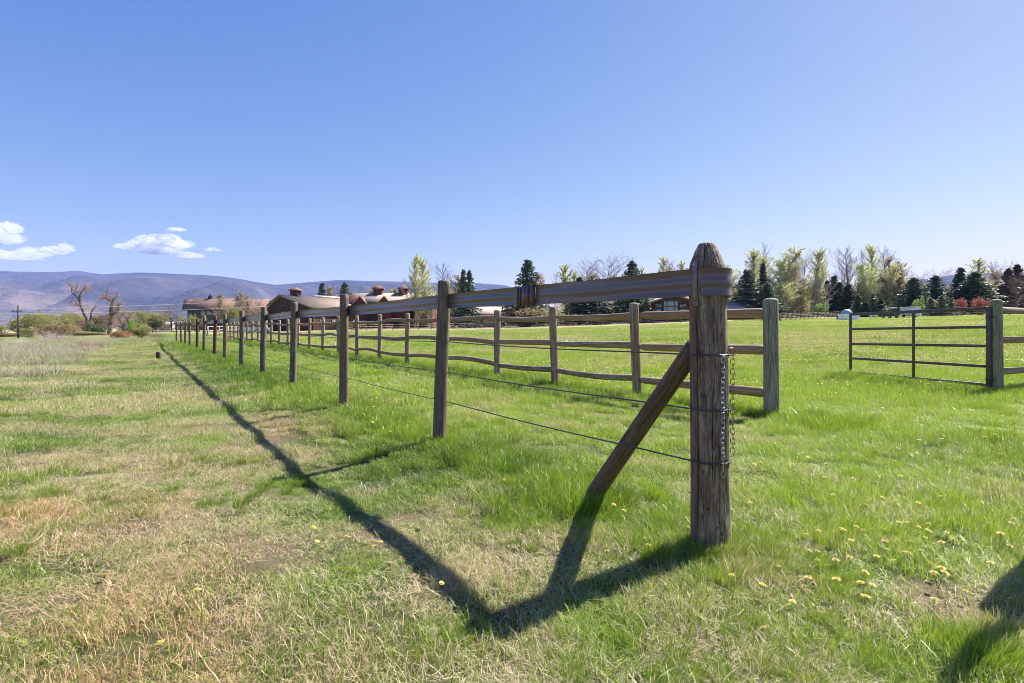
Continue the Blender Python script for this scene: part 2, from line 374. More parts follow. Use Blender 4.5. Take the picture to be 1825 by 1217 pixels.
# ------------------------------------------------------------------ grass
def patch(name, rad, n, h0, h1, w, bend, seed, mat, seg=3, lean=(0, 0), flat=0.0, litter=0):
    q = np.random.RandomState(seed)
    r = rad*np.sqrt(q.rand(n)); a = q.rand(n)*6.2832
    bx, by = r*np.cos(a), r*np.sin(a)
    h = h0+(h1-h0)*q.rand(n)**1.4; az = q.rand(n)*6.2832
    out = flat*np.clip(r/rad, 0, 1); bd = bend*(.2+q.rand(n)*1.1)
    dx = np.cos(az)*bd+np.cos(a)*out+lean[0]*(.5+q.rand(n)); dy = np.sin(az)*bd+np.sin(a)*out+lean[1]*(.5+q.rand(n))
    tw = az+np.pi/2+(q.rand(n)-.5)*1.6; wx, wy = np.cos(tw), np.sin(tw); ww = w*(.55+.9*q.rand(n))
    ts = [0, .38, .72, 1] if seg == 3 else [0, .55, 1]; ws = [.8, 1, .65, 0] if seg == 3 else [.9, .8, 0]
    V = []; col = []; r1 = q.rand(n); r2 = q.rand(n)
    for t, k in zip(ts, ws):
        ln = np.sqrt(1+(dx**2+dy**2)*t*t)
        px = bx+dx*h*t*t; py = by+dy*h*t*t; pz = h*t/np.sqrt(ln)-.006
        for sgn in ((-1, 1) if k > 0 else (0,)):
            V.append(np.stack([px+wx*ww*k*.5*sgn, py+wy*ww*k*.5*sgn, pz], -1)); col.append(np.stack([r1, r2, np.full(n, t), np.ones(n)], -1))
    m = len(V); V = np.stack(V, 1).reshape(-1, 3); C = np.stack(col, 1).reshape(-1, 4); b = np.arange(n)[:, None]*m
    Q = np.concatenate([b+np.array([[2*i, 2*i+1, 2*i+3, 2*i+2]]) for i in range(len(ts)-2)]); k = 2*(len(ts)-2)
    T = b+np.array([[k, k+1, k+2]])
    if litter:
        h, bd = .004+.012*q.rand(n), 3.5+4*q.rand(n); m0 = len(V); k = litter; r1 = q.rand(k)*.75; r2 = q.rand(k); r = rad*np.sqrt(q.rand(k)); a = q.rand(k)*6.2832; az = q.rand(k)*6.2832; L_ = .018+.045*q.rand(k); wz = w*(.4+.5*q.rand(k))
        cx, cy_, cz = r*np.cos(a), r*np.sin(a), .004+.018*q.rand(k); ux, uy, uz = np.cos(az), np.sin(az), q.normal(0, .22, k)
        P4 = [np.stack([cx+ux*L_*e*.5-uy*wz*.5*sg, cy_+uy*L_*e*.5+ux*wz*.5*sg, cz+uz*L_*e*.5], -1) for e, sg in ((-1, -1), (-1, 1), (1, .5), (1, -.5))]
        V = np.concatenate([V, np.stack(P4, 1).reshape(-1, 3)]); C = np.concatenate([C, np.repeat(np.stack([r1*.55, r2, np.full(k, .3), np.ones(k)], -1), 4, 0)]); Q = np.concatenate([Q, m0+np.arange(4*k).reshape(k, 4)])
    return mk(name, V, Q, T, mat, None, False, dict(bl=C), link=False)
def m_grass(name, g1c, g2c, y1c, s1c, s2c, trans=.33, rough=.42):
    n = NT(name); bl = n.attr("bl", out='Color'); sp = n.n("ShaderNodeSeparateColor"); n.L(bl, sp.inputs[0])
    r1, r2, t = sp.outputs[0], sp.outputs[1], sp.outputs[2]
    dA = n.attr("dry", 'INSTANCER'); hA = n.attr("hue", 'INSTANCER'); wA = n.attr("warm", 'INSTANCER')
    g = n.mix(r2, g1c, g2c); g = n.mix(hA, g, n.mix(r2, g2c, y1c))
    s = n.mix(wA, s1c, s2c); s = n.mix(r2, s, n.mix(1, s, (.45, .42, .38), 'MULTIPLY'))
    k = n.math('LESS_THAN', r1, dA); col = n.mix(k, g, s)
    p = n.bsdf(col, rough, .45); tr = n.n("ShaderNodeBsdfTranslucent"); n.L(n.mix(1, col, (1.15, 1.2, .8), 'MULTIPLY'), tr.inputs[0])
    m = n.n("ShaderNodeMixShader"); m.inputs[0].default_value = trans; n.L(p, m.inputs[1]); n.L(tr.outputs[0], m.inputs[2])
    return n.done(m.outputs[0])
M_grass = m_grass("grass_blades", (.026, .068, .006), (.185, .31, .026), (.43, .49, .065), (.72, .66, .47), (.70, .46, .25))
M_weed = m_grass("dead_weed_stalks", (.10, .16, .05), (.22, .28, .10), (.3, .36, .12), (.56, .50, .41), (.50, .40, .30), .3, .6)

def scatter(name, pts, scl, protos, label, cat, rot=None, hs=None, dryadd=0.0, tilt=.12):
    n = len(pts); x, y = pts[:, 0], pts[:, 1]
    dry, hue, warm, bare = fields(x, y); q = np.random.RandomState(n)
    keep = q.rand(n) > bare*.9
    if name == 'short_grass': keep &= q.rand(n) > .75*ss(.54, .64, fbm(x*7.5, y*7.5, 131, 2))
    x, y, dry, hue, warm = x[keep], y[keep], dry[keep], hue[keep], warm[keep]; scl = scl[keep]; n = len(x)
    rz = q.rand(n)*6.2832 if rot is None else (q.rand(n)-.5)*rot
    ro = np.stack([(q.rand(n)-.5)*tilt, (q.rand(n)-.5)*tilt, rz], -1)
    hs = np.ones(n) if hs is None else hs[keep]
    sv = np.stack([scl, scl, scl*hs], -1)
    V = np.stack([x, y, G(x, y)], -1)
    dry = np.clip(dry+dryadd+(q.rand(n)-.5)*.2, 0, 1)
    o = mk(name, V, None, None, None, None, False, dict(dry=dry, hue=hue, warm=warm, rot=ro, scl=sv, pick=(q.rand(n)*len(protos)).astype(float)))
    t = bpy.data.node_groups.new(name+"_nodes", 'GeometryNodeTree')
    t.interface.new_socket("Geometry", in_out='INPUT', socket_type='NodeSocketGeometry'); t.interface.new_socket("Geometry", in_out='OUTPUT', socket_type='NodeSocketGeometry')
    N = t.nodes; gi = N.new("NodeGroupInput"); go = N.new("NodeGroupOutput"); ip = N.new("GeometryNodeInstanceOnPoints"); jn = N.new("GeometryNodeJoinGeometry")
    for p in protos:
        oi = N.new("GeometryNodeObjectInfo"); oi.inputs['Object'].default_value = p; oi.inputs['As Instance'].default_value = False
        g2 = N.new("GeometryNodeGeometryToInstance"); t.links.new(oi.outputs['Geometry'], g2.inputs[0]); t.links.new(g2.outputs[0], jn.inputs[0])
    def na(nm, ty):
        a = N.new("GeometryNodeInputNamedAttribute"); a.data_type = ty; a.inputs[0].default_value = nm; return a.outputs[0]
    t.links.new(gi.outputs[0], ip.inputs['Points']); t.links.new(jn.outputs[0], ip.inputs['Instance'])
    ip.inputs['Pick Instance'].default_value = True
    t.links.new(na("pick", 'FLOAT'), ip.inputs['Instance Index'])
    er = N.new("FunctionNodeEulerToRotation"); t.links.new(na("rot", 'FLOAT_VECTOR'), er.inputs[0])
    t.links.new(er.outputs[0], ip.inputs['Rotation']); t.links.new(na("scl", 'FLOAT_VECTOR'), ip.inputs['Scale'])
    t.links.new(ip.outputs[0], go.inputs[0])
    md = o.modifiers.new("grass", 'NODES'); md.node_group = t
    tag(o, label, cat, kind="stuff"); return o
def frust(n, y0, y1, m=1.02, pad=.8, seed=1, pw=1.0):
    q = np.random.RandomState(seed); y = []
    # area-uniform in a widening wedge (pw<1 biases to the near end)
    u = q.rand(n)**(1/pw); y = np.sqrt(y0**2+(y1**2-y0**2)*u); x = (q.rand(n)*2-1)*(y*m+pad); return np.stack([x, y], -1)
turf = [patch("turf_patch", .14, 330, .012, .055, .0023, .9, 100+i, M_grass, litter=130) for i in range(7)]
turf_mid = [patch("turf_patch_mid", .30, 420, .02, .075, .0045, .9, 120+i, M_grass, 2, litter=100) for i in range(5)]
turf_far = [patch("turf_patch_far", .75, 380, .04, .11, .013, .8, 140+i, M_grass, 2) for i in range(5)]
tuft = [patch("grass_tuft", .075, 110, .05, .145, .0036, .45, 160+i, M_grass, 3, (.22, .05), .5) for i in range(5)]
weed = [patch("weed_clump", .16, 60, .06, .27, .0055, .9, 180+i, M_weed, 3, (.15, 0), .4) for i in range(5)]

def prof_h(x, y):
    """height factor: mown track, taller along the fences"""
    L = left_of(x, y); nz = fbm(x*1.1, y*1.1, 61, 3); nf = fbm(x*6, y*6, 63, 2)
    return (.75+.9*(nz-.35)+2.0*(nf-.5))*(1+.7*np.exp(-(L/.4)**2)*ss(3, 4.5, y)+.8*np.exp(-((L+3.8)/.5)**2)-.18*ss(.5, 1.2, L)*ss(3.6, 2.4, L)+.35*ss(-.3, -1.4, L))
p = frust(6000, 1.15, 8.5, 1.02, .7, 1, .80); scatter("short_grass", p, .8+.5*rs.rand(len(p)), turf, "short sunlit grass and straw filling the foreground", "grass", hs=np.clip(prof_h(p[:, 0], p[:, 1]),   .35, 2.6))
p = frust(8800, 7.5, 34, 1.0, 1.5, 2, .72); scatter("meadow_grass", p, .8+.5*rs.rand(len(p)), turf_mid, "green grass of the middle distance on both sides of the fences", "grass", hs=np.clip(prof_h(p[:, 0], p[:, 1]), .5, 2.2))
p = frust(17000, 31, 118, 1.0, 2, 3, .75)
t_ = p[:, 0]/p[:, 1]; p = p[~((p[:, 1] > 100) & (t_ < .4))]
scatter("field_grass", p, .9+.6*rs.rand(len(p)), turf_far, "lime green grass of the far paddock", "grass", hs=.7+.8*rs.rand(len(p)))
# taller tufts: along the fences, round the gate, scattered clumps
tp = []
q = np.random.RandomState(5)
for k in range(900):                                   # along the post line
    Y = 3.1+34*q.rand()**1.7; off = q.normal(0, .16); X = BX+B*Y; tp.append((X+NR[0]*off, Y+NR[1]*off, .55+.5*q.rand()))
for k in range(1500):                                   # along the log fence
    Y = 5.6+36*q.rand()**1.5; off = q.normal(0, .28); X = LX+B*Y; tp.append((X+NR[0]*off, Y+NR[1]*off, .6+.7*q.rand()))
for k in range(800):                                   # under the gate and the right-hand fence
    f_ = q.rand(); X = 7.15+.35*f_+q.normal(0, .35); Y = 12-3.4*f_+q.normal(0, .3); tp.append((X, Y, .5+.75*q.rand()))
for k in range(260):
    s_ = q.rand()*3; tp.append((7.5+.89*s_+q.normal(0, .2), 8.7+.456*s_+q.normal(0, .25), .7+.6*q.rand()))
for k in range(150):                                   # round the corner post and the brace foot
    a_ = q.rand()*6.28; r_ = .07+abs(q.normal(0, .28)); tp.append((.92+r_*math.cos(a_), 2.56+r_*math.sin(a_)*.8, .35+.3*q.rand()))
for k in range(200): tp.append((.42+q.normal(0, .25), 3.3+q.normal(0, .3), .3+.35*q.rand()))
for (cx, cy_, n_, sp, sz) in [(1.40, 1.69, 40, .05, .62), (1.56, 1.80, 22, .06, .55), (1.62, 2.72, 26, .13, .6), (1.12, 2.42, 50, .11, .42), (1.0, 2.28, 36, .12, .36), (.6, 2.9, 50, .2, .42), (1.25, 2.1, 30, .16, .42), (.3, 1.62, 16, .1, .38), (.75, 1.62, 16, .08, .42), (1.1, 1.62, 14, .06, .42), (-2.95, 3.3, 16, .18, .65), (-3.6, 4.1, 14, .2, .7), (2.75, 4.4, 20, .2, .6), (-.2, 1.78, 12, .1, .4), (.55, 1.72, 14, .12, .45), (.95, 1.75, 16, .12, .45), (5.3, 7.2, 34, .5, .9), (3.2, 6.3, 30, .3, .8), (4.3, 8.5, 26, .5, .8), (5.0, 11, 26, .7, .9), (2.2, 9.5, 20, .5, .8), (-.15, 5.0, 18, .3, .55), (-.75, 4.95, 30, .16, .6), (-1.9, 6.0, 14, .2, .6), (-2.35, 4.6, 18, .3, .6), (-1.7, 3.6, 14, .25, .5)]:
    for k in range(n_): tp.append((cx+q.normal(0, sp), cy_+q.normal(0, sp), sz*(.7+.5*q.rand())))
for k in range(5200):
    Y = 1.3+26*q.rand()**1.4; X = (q.rand()*2-1)*Y*1.02; rt = float(left_of(X, Y)) < -.2
    if fbm(np.array([X*.9]), np.array([Y*.9]), 71, 3)[0] > (.50 if rt else .56): tp.append((X, Y, (.28+.62*q.rand()**1.5) if rt else (.2+.35*q.rand())))
for k in range(3200):
    Y = 11+75*q.rand(); X = LX+B*Y+1+q.rand()*(Y*1.05-(LX+B*Y))
    if fbm(np.array([X*.25]), np.array([Y*.18]), 75, 3)[0] > .5: tp.append((X, Y, .45+.75*q.rand()**2))
tp = np.array(tp); dist_k = 1+np.clip((tp[:, 1]-8)/25, 0, .8)
scatter("tall_grass", tp[:, :2], tp[:, 2]*dist_k, tuft, "taller dark green grass tufts along the fence bases and under the gate", "tall grass", rot=2.2, dryadd=-.27)
# pale dead weeds on the left
wp = []
for k in range(5200):
    Y = 11+34*q.rand(); X = -Y*(.55+.45*q.rand())
    L = float(left_of(X, Y))
    if L > 3.0+1.6*(fbm(np.array([X*.3]), np.array([Y*.3]), 81, 3)[0]) and fbm(np.array([X*.5]), np.array([Y*.5]), 83, 3)[0] > .47: wp.append((X, Y))
for k in range(500):                                   # weedy rim at the far edge of the track
    Y = 40+16*q.rand(); X = -Y*(.40+.45*q.rand()); wp.append((X, Y))
wp = np.array(wp[:3600]+wp[-500:]); scatter("dry_weeds", wp, .7+.8*rs.rand(len(wp)), weed, "pale bleached dead weeds standing along the left edge of the field", "dry weeds", dryadd=.40)

# ------------------------------------------------------------------ main fence
class Posty: pass
def log_mesh(name, length, r0, r1, mat, seed, k=20, rows=14, dome=.0, cone=None, wob=.004, link=False, taper_ends=False, curve=(0, 0), shade=True):
    q = np.random.RandomState(seed); zs = list(np.linspace(0, length, rows)); V = []
    ph = q.rand(6)*6.28
    th = np.arange(k)/k*2*np.pi
    rings = []
    for z in zs:
        f = z/length; r = r0+(r1-r0)*f
        if taper_ends: r = r*min(1, .62+.38*min(f, 1-f)/.035)
        rings.append((z, r))
    if dome:
        rings = [x for x in rings if x[0] < length-dome]+[(length-dome*(1-s), r1*math.sqrt(max(0, 1-s*s))) for s in (0, .35, .6, .8, .93)]
    if cone: rings = [x for x in rings if x[0] < length-cone]+[(length-cone, r1), (length-.003, r1*.86), (length, r1*.78)]
    for z, r in rings:
        f = z/length
        cx = curve[0]*math.sin(math.pi*f)+wob*math.sin(z*3+ph[0]); cyy = curve[1]*math.sin(math.pi*f)+wob*math.sin(z*2.3+ph[1])
        rr = r*(1+.025*np.sin(2*th+ph[2]+z)+.02*np.sin(5*th+ph[3]+z*2)+.012*np.sin(9*th+ph[4]-z*3))
        V.append(np.stack([cx+rr*np.cos(th), cyy+rr*np.sin(th), np.full(k, z)], -1))
    n = len(rings); V = np.concatenate(V+[np.array([[0, 0, 0]]), np.array([[V[-1][:, 0].mean(), V[-1][:, 1].mean(), length]])])
    Q = [(i*k+j, i*k+(j+1) % k, (i+1)*k+(j+1) % k, (i+1)*k+j) for i in range(n-1) for j in range(k)]
    T = [(n*k, (j+1) % k, j) for j in range(k)]+[(n*k+1, (n-1)*k+j, (n-1)*k+(j+1) % k) for j in range(k)]
    return mk(name, V, Q, T, mat, None, True, link=link)
def axis_rot(o, a, b):
    """stand o's local Z from a to b"""
    d = (b-a).normalized(); o.location = a; o.rotation_euler = d.to_track_quat('Z', 'Y').to_euler()

fence = tag(empty("rail_fence", (BX+B*2.56, 2.56, 0)), "long post fence with a brown vinyl top band and three thin wires", "fence")
fo = Vector(fence.location)
# corner post
CP = Vector((.905, 2.56, 0)); CR = .0825
def corner_post():
    k = 160; zs = np.concatenate([np.linspace(-.12, 1.20, 230), np.linspace(1.205, 1.391, 64)]); th = np.arange(k)/k*2*np.pi
    A, Z = np.meshgrid(th, zs)
    r = CR*(1.03-.05*(Z/1.3)) + 0*A
    top = np.clip((Z-1.245)/.146, 0, 1); r = r*np.interp(Z, [1.245, 1.285, 1.325, 1.352, 1.374, 1.386, 1.391], [1, .92, .745, .60, .47, .37, .25])
    facet = 1+.03*np.cos(6*A+1)*top
    grain = fbm(A*26, Z*3.2+A*0, 7, 4)-.5; big = fbm(A*5, Z*2.4, 8, 3)-.5; rough_top = (fbm(A*14, Z*40, 9, 3)-.5)*np.clip(top*3, 0, 1)
    # cracks: angular position wanders with height; camera side is -Y, so angle ~ -pi/2
    crack = np.zeros_like(A)
    for a0, z0, z1, wd, amp in [(-2.24, .1, 1.16, .030, .9), (-1.42, .30, .72, .022, .9), (-1.28, .35, 1.0, .016, .5), (-1.78, 1.17, 1.37, .03, 1.0), (-1.05, .1, .5, .018, .6), (-1.9, .0, .35, .018, .6), (-.6, .2, .9, .02, .6), (-2.05, .75, 1.15, .016, .7)]:
        ac = a0+.05*(fbm(Z*6, Z*0, int(abs(a0)*100), 3)-.5)*2+.06*(Z-z0)*(1 if a0 < -1.3 else -1)
        d = np.abs((A-np.pi*2*(A > np.pi))+.34-ac); env = ss(z0-.03, z0+.05, Z)*ss(z1+.03, z1-.05, Z)
        crack = np.maximum(crack, np.exp(-(d/wd)**2)*env*amp)
    Aw = A-np.pi*2*(A > np.pi)+.34
    knots = np.zeros_like(A); kc = np.zeros_like(A)
    for a0, zz, rr in [(-1.85, .70, .012), (-1.68, .20, .013), (-1.0, .09, .010), (-1.9, .36, .009), (-1.2, .12, .008)]:
        d = np.hypot((Aw-a0)*CR, Z-zz); knots = knots+np.exp(-((d-rr)/.004)**2)*.003-np.exp(-(d/(rr*.55))**2)*.004; kc = np.maximum(kc, np.exp(-(d/(rr*.55))**2))
    r = r*facet+grain*.0032+big*.0035+rough_top*.006-crack*.009+knots
    X = r*np.cos(A)+.004*np.sin(Z*2.2); Y = r*np.sin(A)
    V = np.stack([X, Y, Z], -1).reshape(-1, 3)
    red = np.clip(ss(-2.05, -2.35, Aw+.10*(fbm(Z*5, A*0, 3, 3)-.5))+ss(.05, .2, Aw)*.6+ss(2.2, 2.6, np.abs(Aw))*0, 0, 1)
    red = np.clip(red+.75*ss(.58, .70, fbm(A*6, Z*5, 14, 4))+.7*ss(.13, .06, np.abs(Z-.44))*ss(-1.7, -2.0, Aw), 0, 1)
    lich = np.clip(top*1.4*ss(.45, .6, fbm(A*7, Z*20, 15, 3)), 0, 1)
    C = np.stack([red.ravel(), np.clip(crack*1.1+kc, 0, 1).ravel(), lich.ravel(), np.ones(red.size)], -1)
    n = len(zs); V = np.concatenate([V, [[0, 0, zs[-1]+.002]]]); C = np.concatenate([C, [[.3, 0, .8, 1]]])
    i = np.arange(n-1)[:, None]*k; j = np.arange(k)[None, :]; j2 = (j+1) % k
    Q = np.stack([i+j, i+j2, i+k+j2, i+k+j], -1).reshape(-1, 4); T = [(n*k, (n-1)*k+j, (n-1)*k+(j+1) % k) for j in range(k)]
    o = mk("post", V, Q, T, M_corner, fence, True, dict(tone=C)); o.location = CP-fo
    o.rotation_euler = (0, math.atan2(-.018, 1.4)*1.0, 0)
    o["label"] = "thick cracked corner post with a rounded top and reddish stained side"; return o
cpost = corner_post()
MAIN = [(783, 793, 791, 500, 24), (612, 720, 614, 525, 16.5), (522, 681, 524.5, 538.5, 13.3), (468.5, 669, 470, 546.5, 11), (430, 650, 431, 553.5, 8.6), (400, 639, 401.5, 560, 7.4), (382, 637.5, 384, 562.5, 6.4),
        (363.5, 626.5, 364, 562, 6), (351, 627, 352, 567.5, 5.6), (338.5, 625, 338, 570.5, 5), (330, 620, 330.5, 571.5, 4.6), (323, 616, 322.6, 573, 4.2), (314.5, 613.5, 315, 574, 4.2)]
line = []
for i, (ub, vb, ut, vt, wpx) in enumerate(MAIN):
    Y = BX*F/(ub-CU+F*(-B)); X = XU(ub, Y); zt = EYE+(HZ-vt)/F*Y; r = min(.062, wpx/F*Y/2)*.93
    line.append((X, Y, r))
    zb = g1(X, Y)-.06; a = Vector((X, Y, zb)); b = Vector((X+(ut-ub)/F*Y, Y, zt))
    hi = i < 3
    o = log_mesh("post", (b-a).length, r*1.03, r*.97, M_redpost if i in (6, 8) else M_post, 200+i, 40 if hi else 14, 30 if hi else 6, 0, .012, .004, True)
    axis_rot(o, a-fo, b-fo); o.parent = fence
    if i in (6, 8): o["label"] = "darker red-brown line post"
# vinyl band: three ribs with hollows between; runs on the far side of the line posts, wraps the corner post on the near side
def band_section():
    zz = np.linspace(-.062, .062, 25); off = []
    for z in zz:
        w = math.cos(z/.062*math.pi*2)          # ribs at the edges and the middle
        off.append(.0036*w)
    return zz, np.array(off)
def build_band():
    zz, off = band_section(); path = []
    pts = []
    for (X, Y, r) in reversed(line): pts.append((X+NR[0]*(r+.006), Y+NR[1]*(r+.006)))
    TX, TY = 1.0, 1.0
    # circle wrap about the corner post, counter-clockwise seen from above, starting on the near-left side
    rad = CR+.007; wrap = []
    for a in np.linspace(-2.56, 1.9, 34): wrap.append((CP.x+rad*math.cos(a), CP.y+rad*math.sin(a)))
    full = []
    allp = pts+[wrap[0]]
    for a, b in zip(allp[:-1], allp[1:]):
        m = max(2, int(math.hypot(b[0]-a[0], b[1]-a[1])/.06)) if a[1] < 12 else 6
        for k in range(m): full.append((a[0]+(b[0]-a[0])*k/m, a[1]+(b[1]-a[1])*k/m))
    full += wrap; full = np.array(full); n = len(full)
    tg = np.gradient(full, axis=0); tg /= np.linalg.norm(tg, axis=1)[:, None]; nr = np.stack([tg[:, 1], -tg[:, 0]], -1)
    V = []; d = np.concatenate([[0], np.cumsum(np.linalg.norm(np.diff(full, axis=0), axis=1))])
    zc = np.interp(full[:, 1], [2.4, 4.9, 7.2, 12, 40], [1.205, 1.228, 1.232, 1.235, 1.235])
    zc = zc + .006*np.sin(d*1.1)*(full[:, 1] > 3)
    zc[-34:] = np.linspace(zc[-35], 1.203, 34) if n > 40 else zc[-34:]
    amp = np.ones(n); amp[-34:] = .45
    V1 = []
    for side, th in ((1, .0022), (-1, -.0022)):
        for i in range(n):
            o_ = off*amp[i]*(.8+.5*math.sin(d[i]*2.3))+.002*math.sin(d[i]*5.0)*np.cos(zz*40)
            for z, oo in zip(zz, o_): V1.append((full[i, 0]+nr[i, 0]*(oo+th), full[i, 1]+nr[i, 1]*(oo+th), zc[i]+z*(1.0)))
    m = len(zz); Q = []
    for s in (0, 1):
        b0 = s*n*m
        for i in range(n-1):
            for j in range(m-1):
                q_ = (b0+i*m+j, b0+(i+1)*m+j, b0+(i+1)*m+j+1, b0+i*m+j+1); Q.append(q_ if s == 0 else q_[::-1])
    for i in range(n-1):
        for j in (0, m-1): Q.append((i*m+j, n*m+i*m+j, n*m+(i+1)*m+j, (i+1)*m+j))
    V1 = np.array(V1)-np.array(fo)
    o = mk("top_band", V1, Q, None, M_band, fence, True); return zc
build_band()
# splice tensioner on the band between the corner and the first line post
a0 = Vector((line[0][0]+NR[0]*.06, line[0][1]+NR[1]*.06, 0)); a1 = Vector((CP.x+(CR+.007)*math.cos(-2.56), CP.y+(CR+.007)*math.sin(-2.56), 0))
def on_band(u):
    best = min(((abs((a0.lerp(a1, k/500)).x/(a0.lerp(a1, k/500)).y*F+CU-u), k/500) for k in range(501)))[1]; return a0.lerp(a1, best)
pc = on_band(951); bd = (a1-a0).normalized(); brz = math.atan2(bd.y, bd.x); nn = Vector((bd.y, -bd.x, 0)); zb = 1.217
mb = MB()
mb.box(pc-nn*0.0+nn*.012+Vector((0, 0, zb))-fo, (.050, .030, .138), brz)
mb.box(pc+nn*.006+Vector((0, 0, zb+.078))-fo, (.100, .044, .006), brz)
mb.box(pc+nn*.006+Vector((0, 0, zb-.078))-fo, (.100, .044, .006), brz)
mb.box(pc-bd*.032+nn*.020+Vector((0, 0, zb))-fo, (.006, .03, .142), brz)
mb.build("tensioner", M_bandm, fence)
mb = MB(); pk = pc-bd*.115
mb.box(pk+nn*.012+Vector((0, 0, zb))-fo, (.13, .006, .134), brz)
mb.box(pk-bd*.066+nn*.016+Vector((0, 0, zb))-fo, (.012, .010, .136), brz); mb.box(pk-bd*.03+nn*.017+Vector((0, 0, zb))-fo, (.006, .006, .136), brz); mb.box(pk+bd*.02+nn*.015+Vector((0, 0, zb))-fo, (.004, .006, .132), brz)
mb.build("splice_plate", M_band, fence)
# vertical strap over the band on the corner post, with bolts
sa = -2.64; sp_ = Vector((CP.x+(CR+.016)*math.cos(sa), CP.y+(CR+.016)*math.sin(sa), 0)); srz = sa+math.pi/2
mb = MB(); mb.box(sp_+Vector((0, 0, 1.207))-fo, (.021, .006, .158), srz); mb.box(sp_-Vector((.002*math.cos(sa), .002*math.sin(sa), -1.287))-fo, (.024, .004, .026), srz); mb.box(sp_-Vector((.008*math.cos(sa), .008*math.sin(sa), -1.116))-fo, (.023, .004, .034), srz)
mb.build("strap", M_bracket, fence)
for zz_ in (1.287, 1.116):
    mb = MB(); c = sp_+Vector((0, 0, zz_)); ou = Vector((math.cos(sa), math.sin(sa), 0)); mb.tube([c-fo, c+ou*.007-fo], .0075, 6); mb.build("bolt", M_zinc if zz_ > 1.2 else M_bracket, fence)
# wires
for wz, wl in ((.885, .885), (.64, .622), (.405, .365)):
    pts = []
    for (X, Y, r) in reversed(line):
        pts.append(Vector((X+NR[0]*(r+.004), Y+NR[1]*(r+.004), wl)))
    full = []
    end = Vector((CP.x+(CR+.006)*math.cos(-2.56), CP.y+(CR+.006)*math.sin(-2.56), wz))
    for a, b in zip(pts, pts[1:]+[end]):
        L_ = (b-a).length
        for k in range(8): t = k/8; q_ = a.lerp(b, t); q_.z -= .012*math.sin(math.pi*t); full.append(q_)
    for a in np.linspace(-2.56, 1.2, 16): full.append(Vector((CP.x+(CR+.006)*math.cos(a), CP.y+(CR+.006)*math.sin(a), wz-.004)))
    mb = MB(); mb.tube([p_-fo for p_ in full], .0042, 6); mb.build("wire", M_wire, fence, True)
    for aa in (-2.45, -.95):
        c = Vector((CP.x+(CR+.007)*math.cos(aa), CP.y+(CR+.007)*math.sin(aa), wz-.004)); mb = MB()
        mb.tube([c+Vector((0, 0, .013))-fo-Vector((math.cos(aa), math.sin(aa), 0))*.006, c+Vector((0, 0, .010))-fo+Vector((math.cos(aa), math.sin(aa), 0))*.004, c-Vector((0, 0, .010))-fo+Vector((math.cos(aa), math.sin(aa), 0))*.004, c-Vector((0, 0, .014))-fo-Vector((math.cos(aa), math.sin(aa), 0))*.006], .0018, 5)
        mb.build("staple", M_wire, fence)
# brace
ba = Vector((XU(1036, 3.30), 3.30, -.09)); bb = CP+Vector((-NR[0]*0+DIR[0]*.075, DIR[1]*.075, .925))
o = log_mesh("brace", (bb-ba).length, .050, .045, M_brace, 321, 40, 30, 0, None, .003, True); axis_rot(o, ba-fo, bb-fo); o.parent = fence
o["label"] = "slanting round brace log leaning on the corner post"

# chains hanging from the corner post
def link_mesh(c, rz, L=.027, Wd=.018, r=.0022, rx=0):
    pts = []
    for k in range(14):
        a = 2*math.pi*k/14; x = math.cos(a)*Wd/2; z = math.sin(a)*Wd/2+(L-Wd)/2*(1 if math.sin(a) >= 0 else -1); pts.append(Vector((x*math.cos(rz), x*math.sin(rz), z))+c)
    return pts
def chain(name, ang, ztop, zbot, mat, label, snap=True, r=.0018):
    base = Vector((CP.x+(CR+.008)*math.cos(ang), CP.y+(CR+.008)*math.sin(ang), ztop)); ou = Vector((math.cos(ang), math.sin(ang), 0))
    root = tag(empty(name, base), label, "chain"); mb = MB(); z = -.012; i = 0
    end = zbot+(.075 if snap else 0)
    while ztop+z > end:
        sway = .0022*math.sin(i*.7); c = Vector((0, 0, z))+ou*(.004+.001*(i % 2))+Vector((-ou.y, ou.x, 0))*sway
        pts = link_mesh(c, ang+math.pi/2+(0.35 if i % 2 else 1.75), .029, .0185, r); mb.tube(pts+[pts[0]], r, 6, False); z -= .0222; i += 1
    mb.build("links", mat, root, True)
    k_ = 1 if snap else .5
    mb = MB(); mb.tube([-ou*.02+Vector((0, 0, .004)), ou*.010*k_+Vector((0, 0, .004))], .004, 8); mb.tube([ou*.008*k_+Vector((0, 0, .004)), ou*.012*k_+Vector((0, 0, .004))], .007, 8); mb.build("bolt", M_zinc, root, True)
    if snap:
        mb = MB(); tdir = Vector((-ou.y, ou.x, 0)); o0 = ou*.006
        mb.tube([o0+Vector((0, 0, z+.012))+tdir*.008*math.cos(a)+Vector((0, 0, .008*math.sin(a))) for a in np.linspace(0, 6.28, 12)], .0026, 6, False)
        mb.tube([o0+Vector((0, 0, z+.004)), o0+tdir*.002+Vector((0, 0, z-.02)), o0+tdir*-.004+Vector((0, 0, z-.042))], [.004, .0035, .003], 8)
        mb.tube([o0+Vector((0, 0, z-.056))+tdir*(.009*math.cos(a))+Vector((0, 0, .016*math.sin(a))) for a in np.linspace(1.9, 8.0, 16)], .0028, 6)
        mb.build("snap_hook", M_brass, root, True)
    return root
chain("hanging_chain", -1.33, .872, .355, M_zinc, "bright steel chain with a snap hook hanging down the front of the corner post")
chain("hanging_chain", -.40, .905, .43, M_rust, "rusty brown chain hanging down the shaded-side right edge of the corner post", False, .0016)

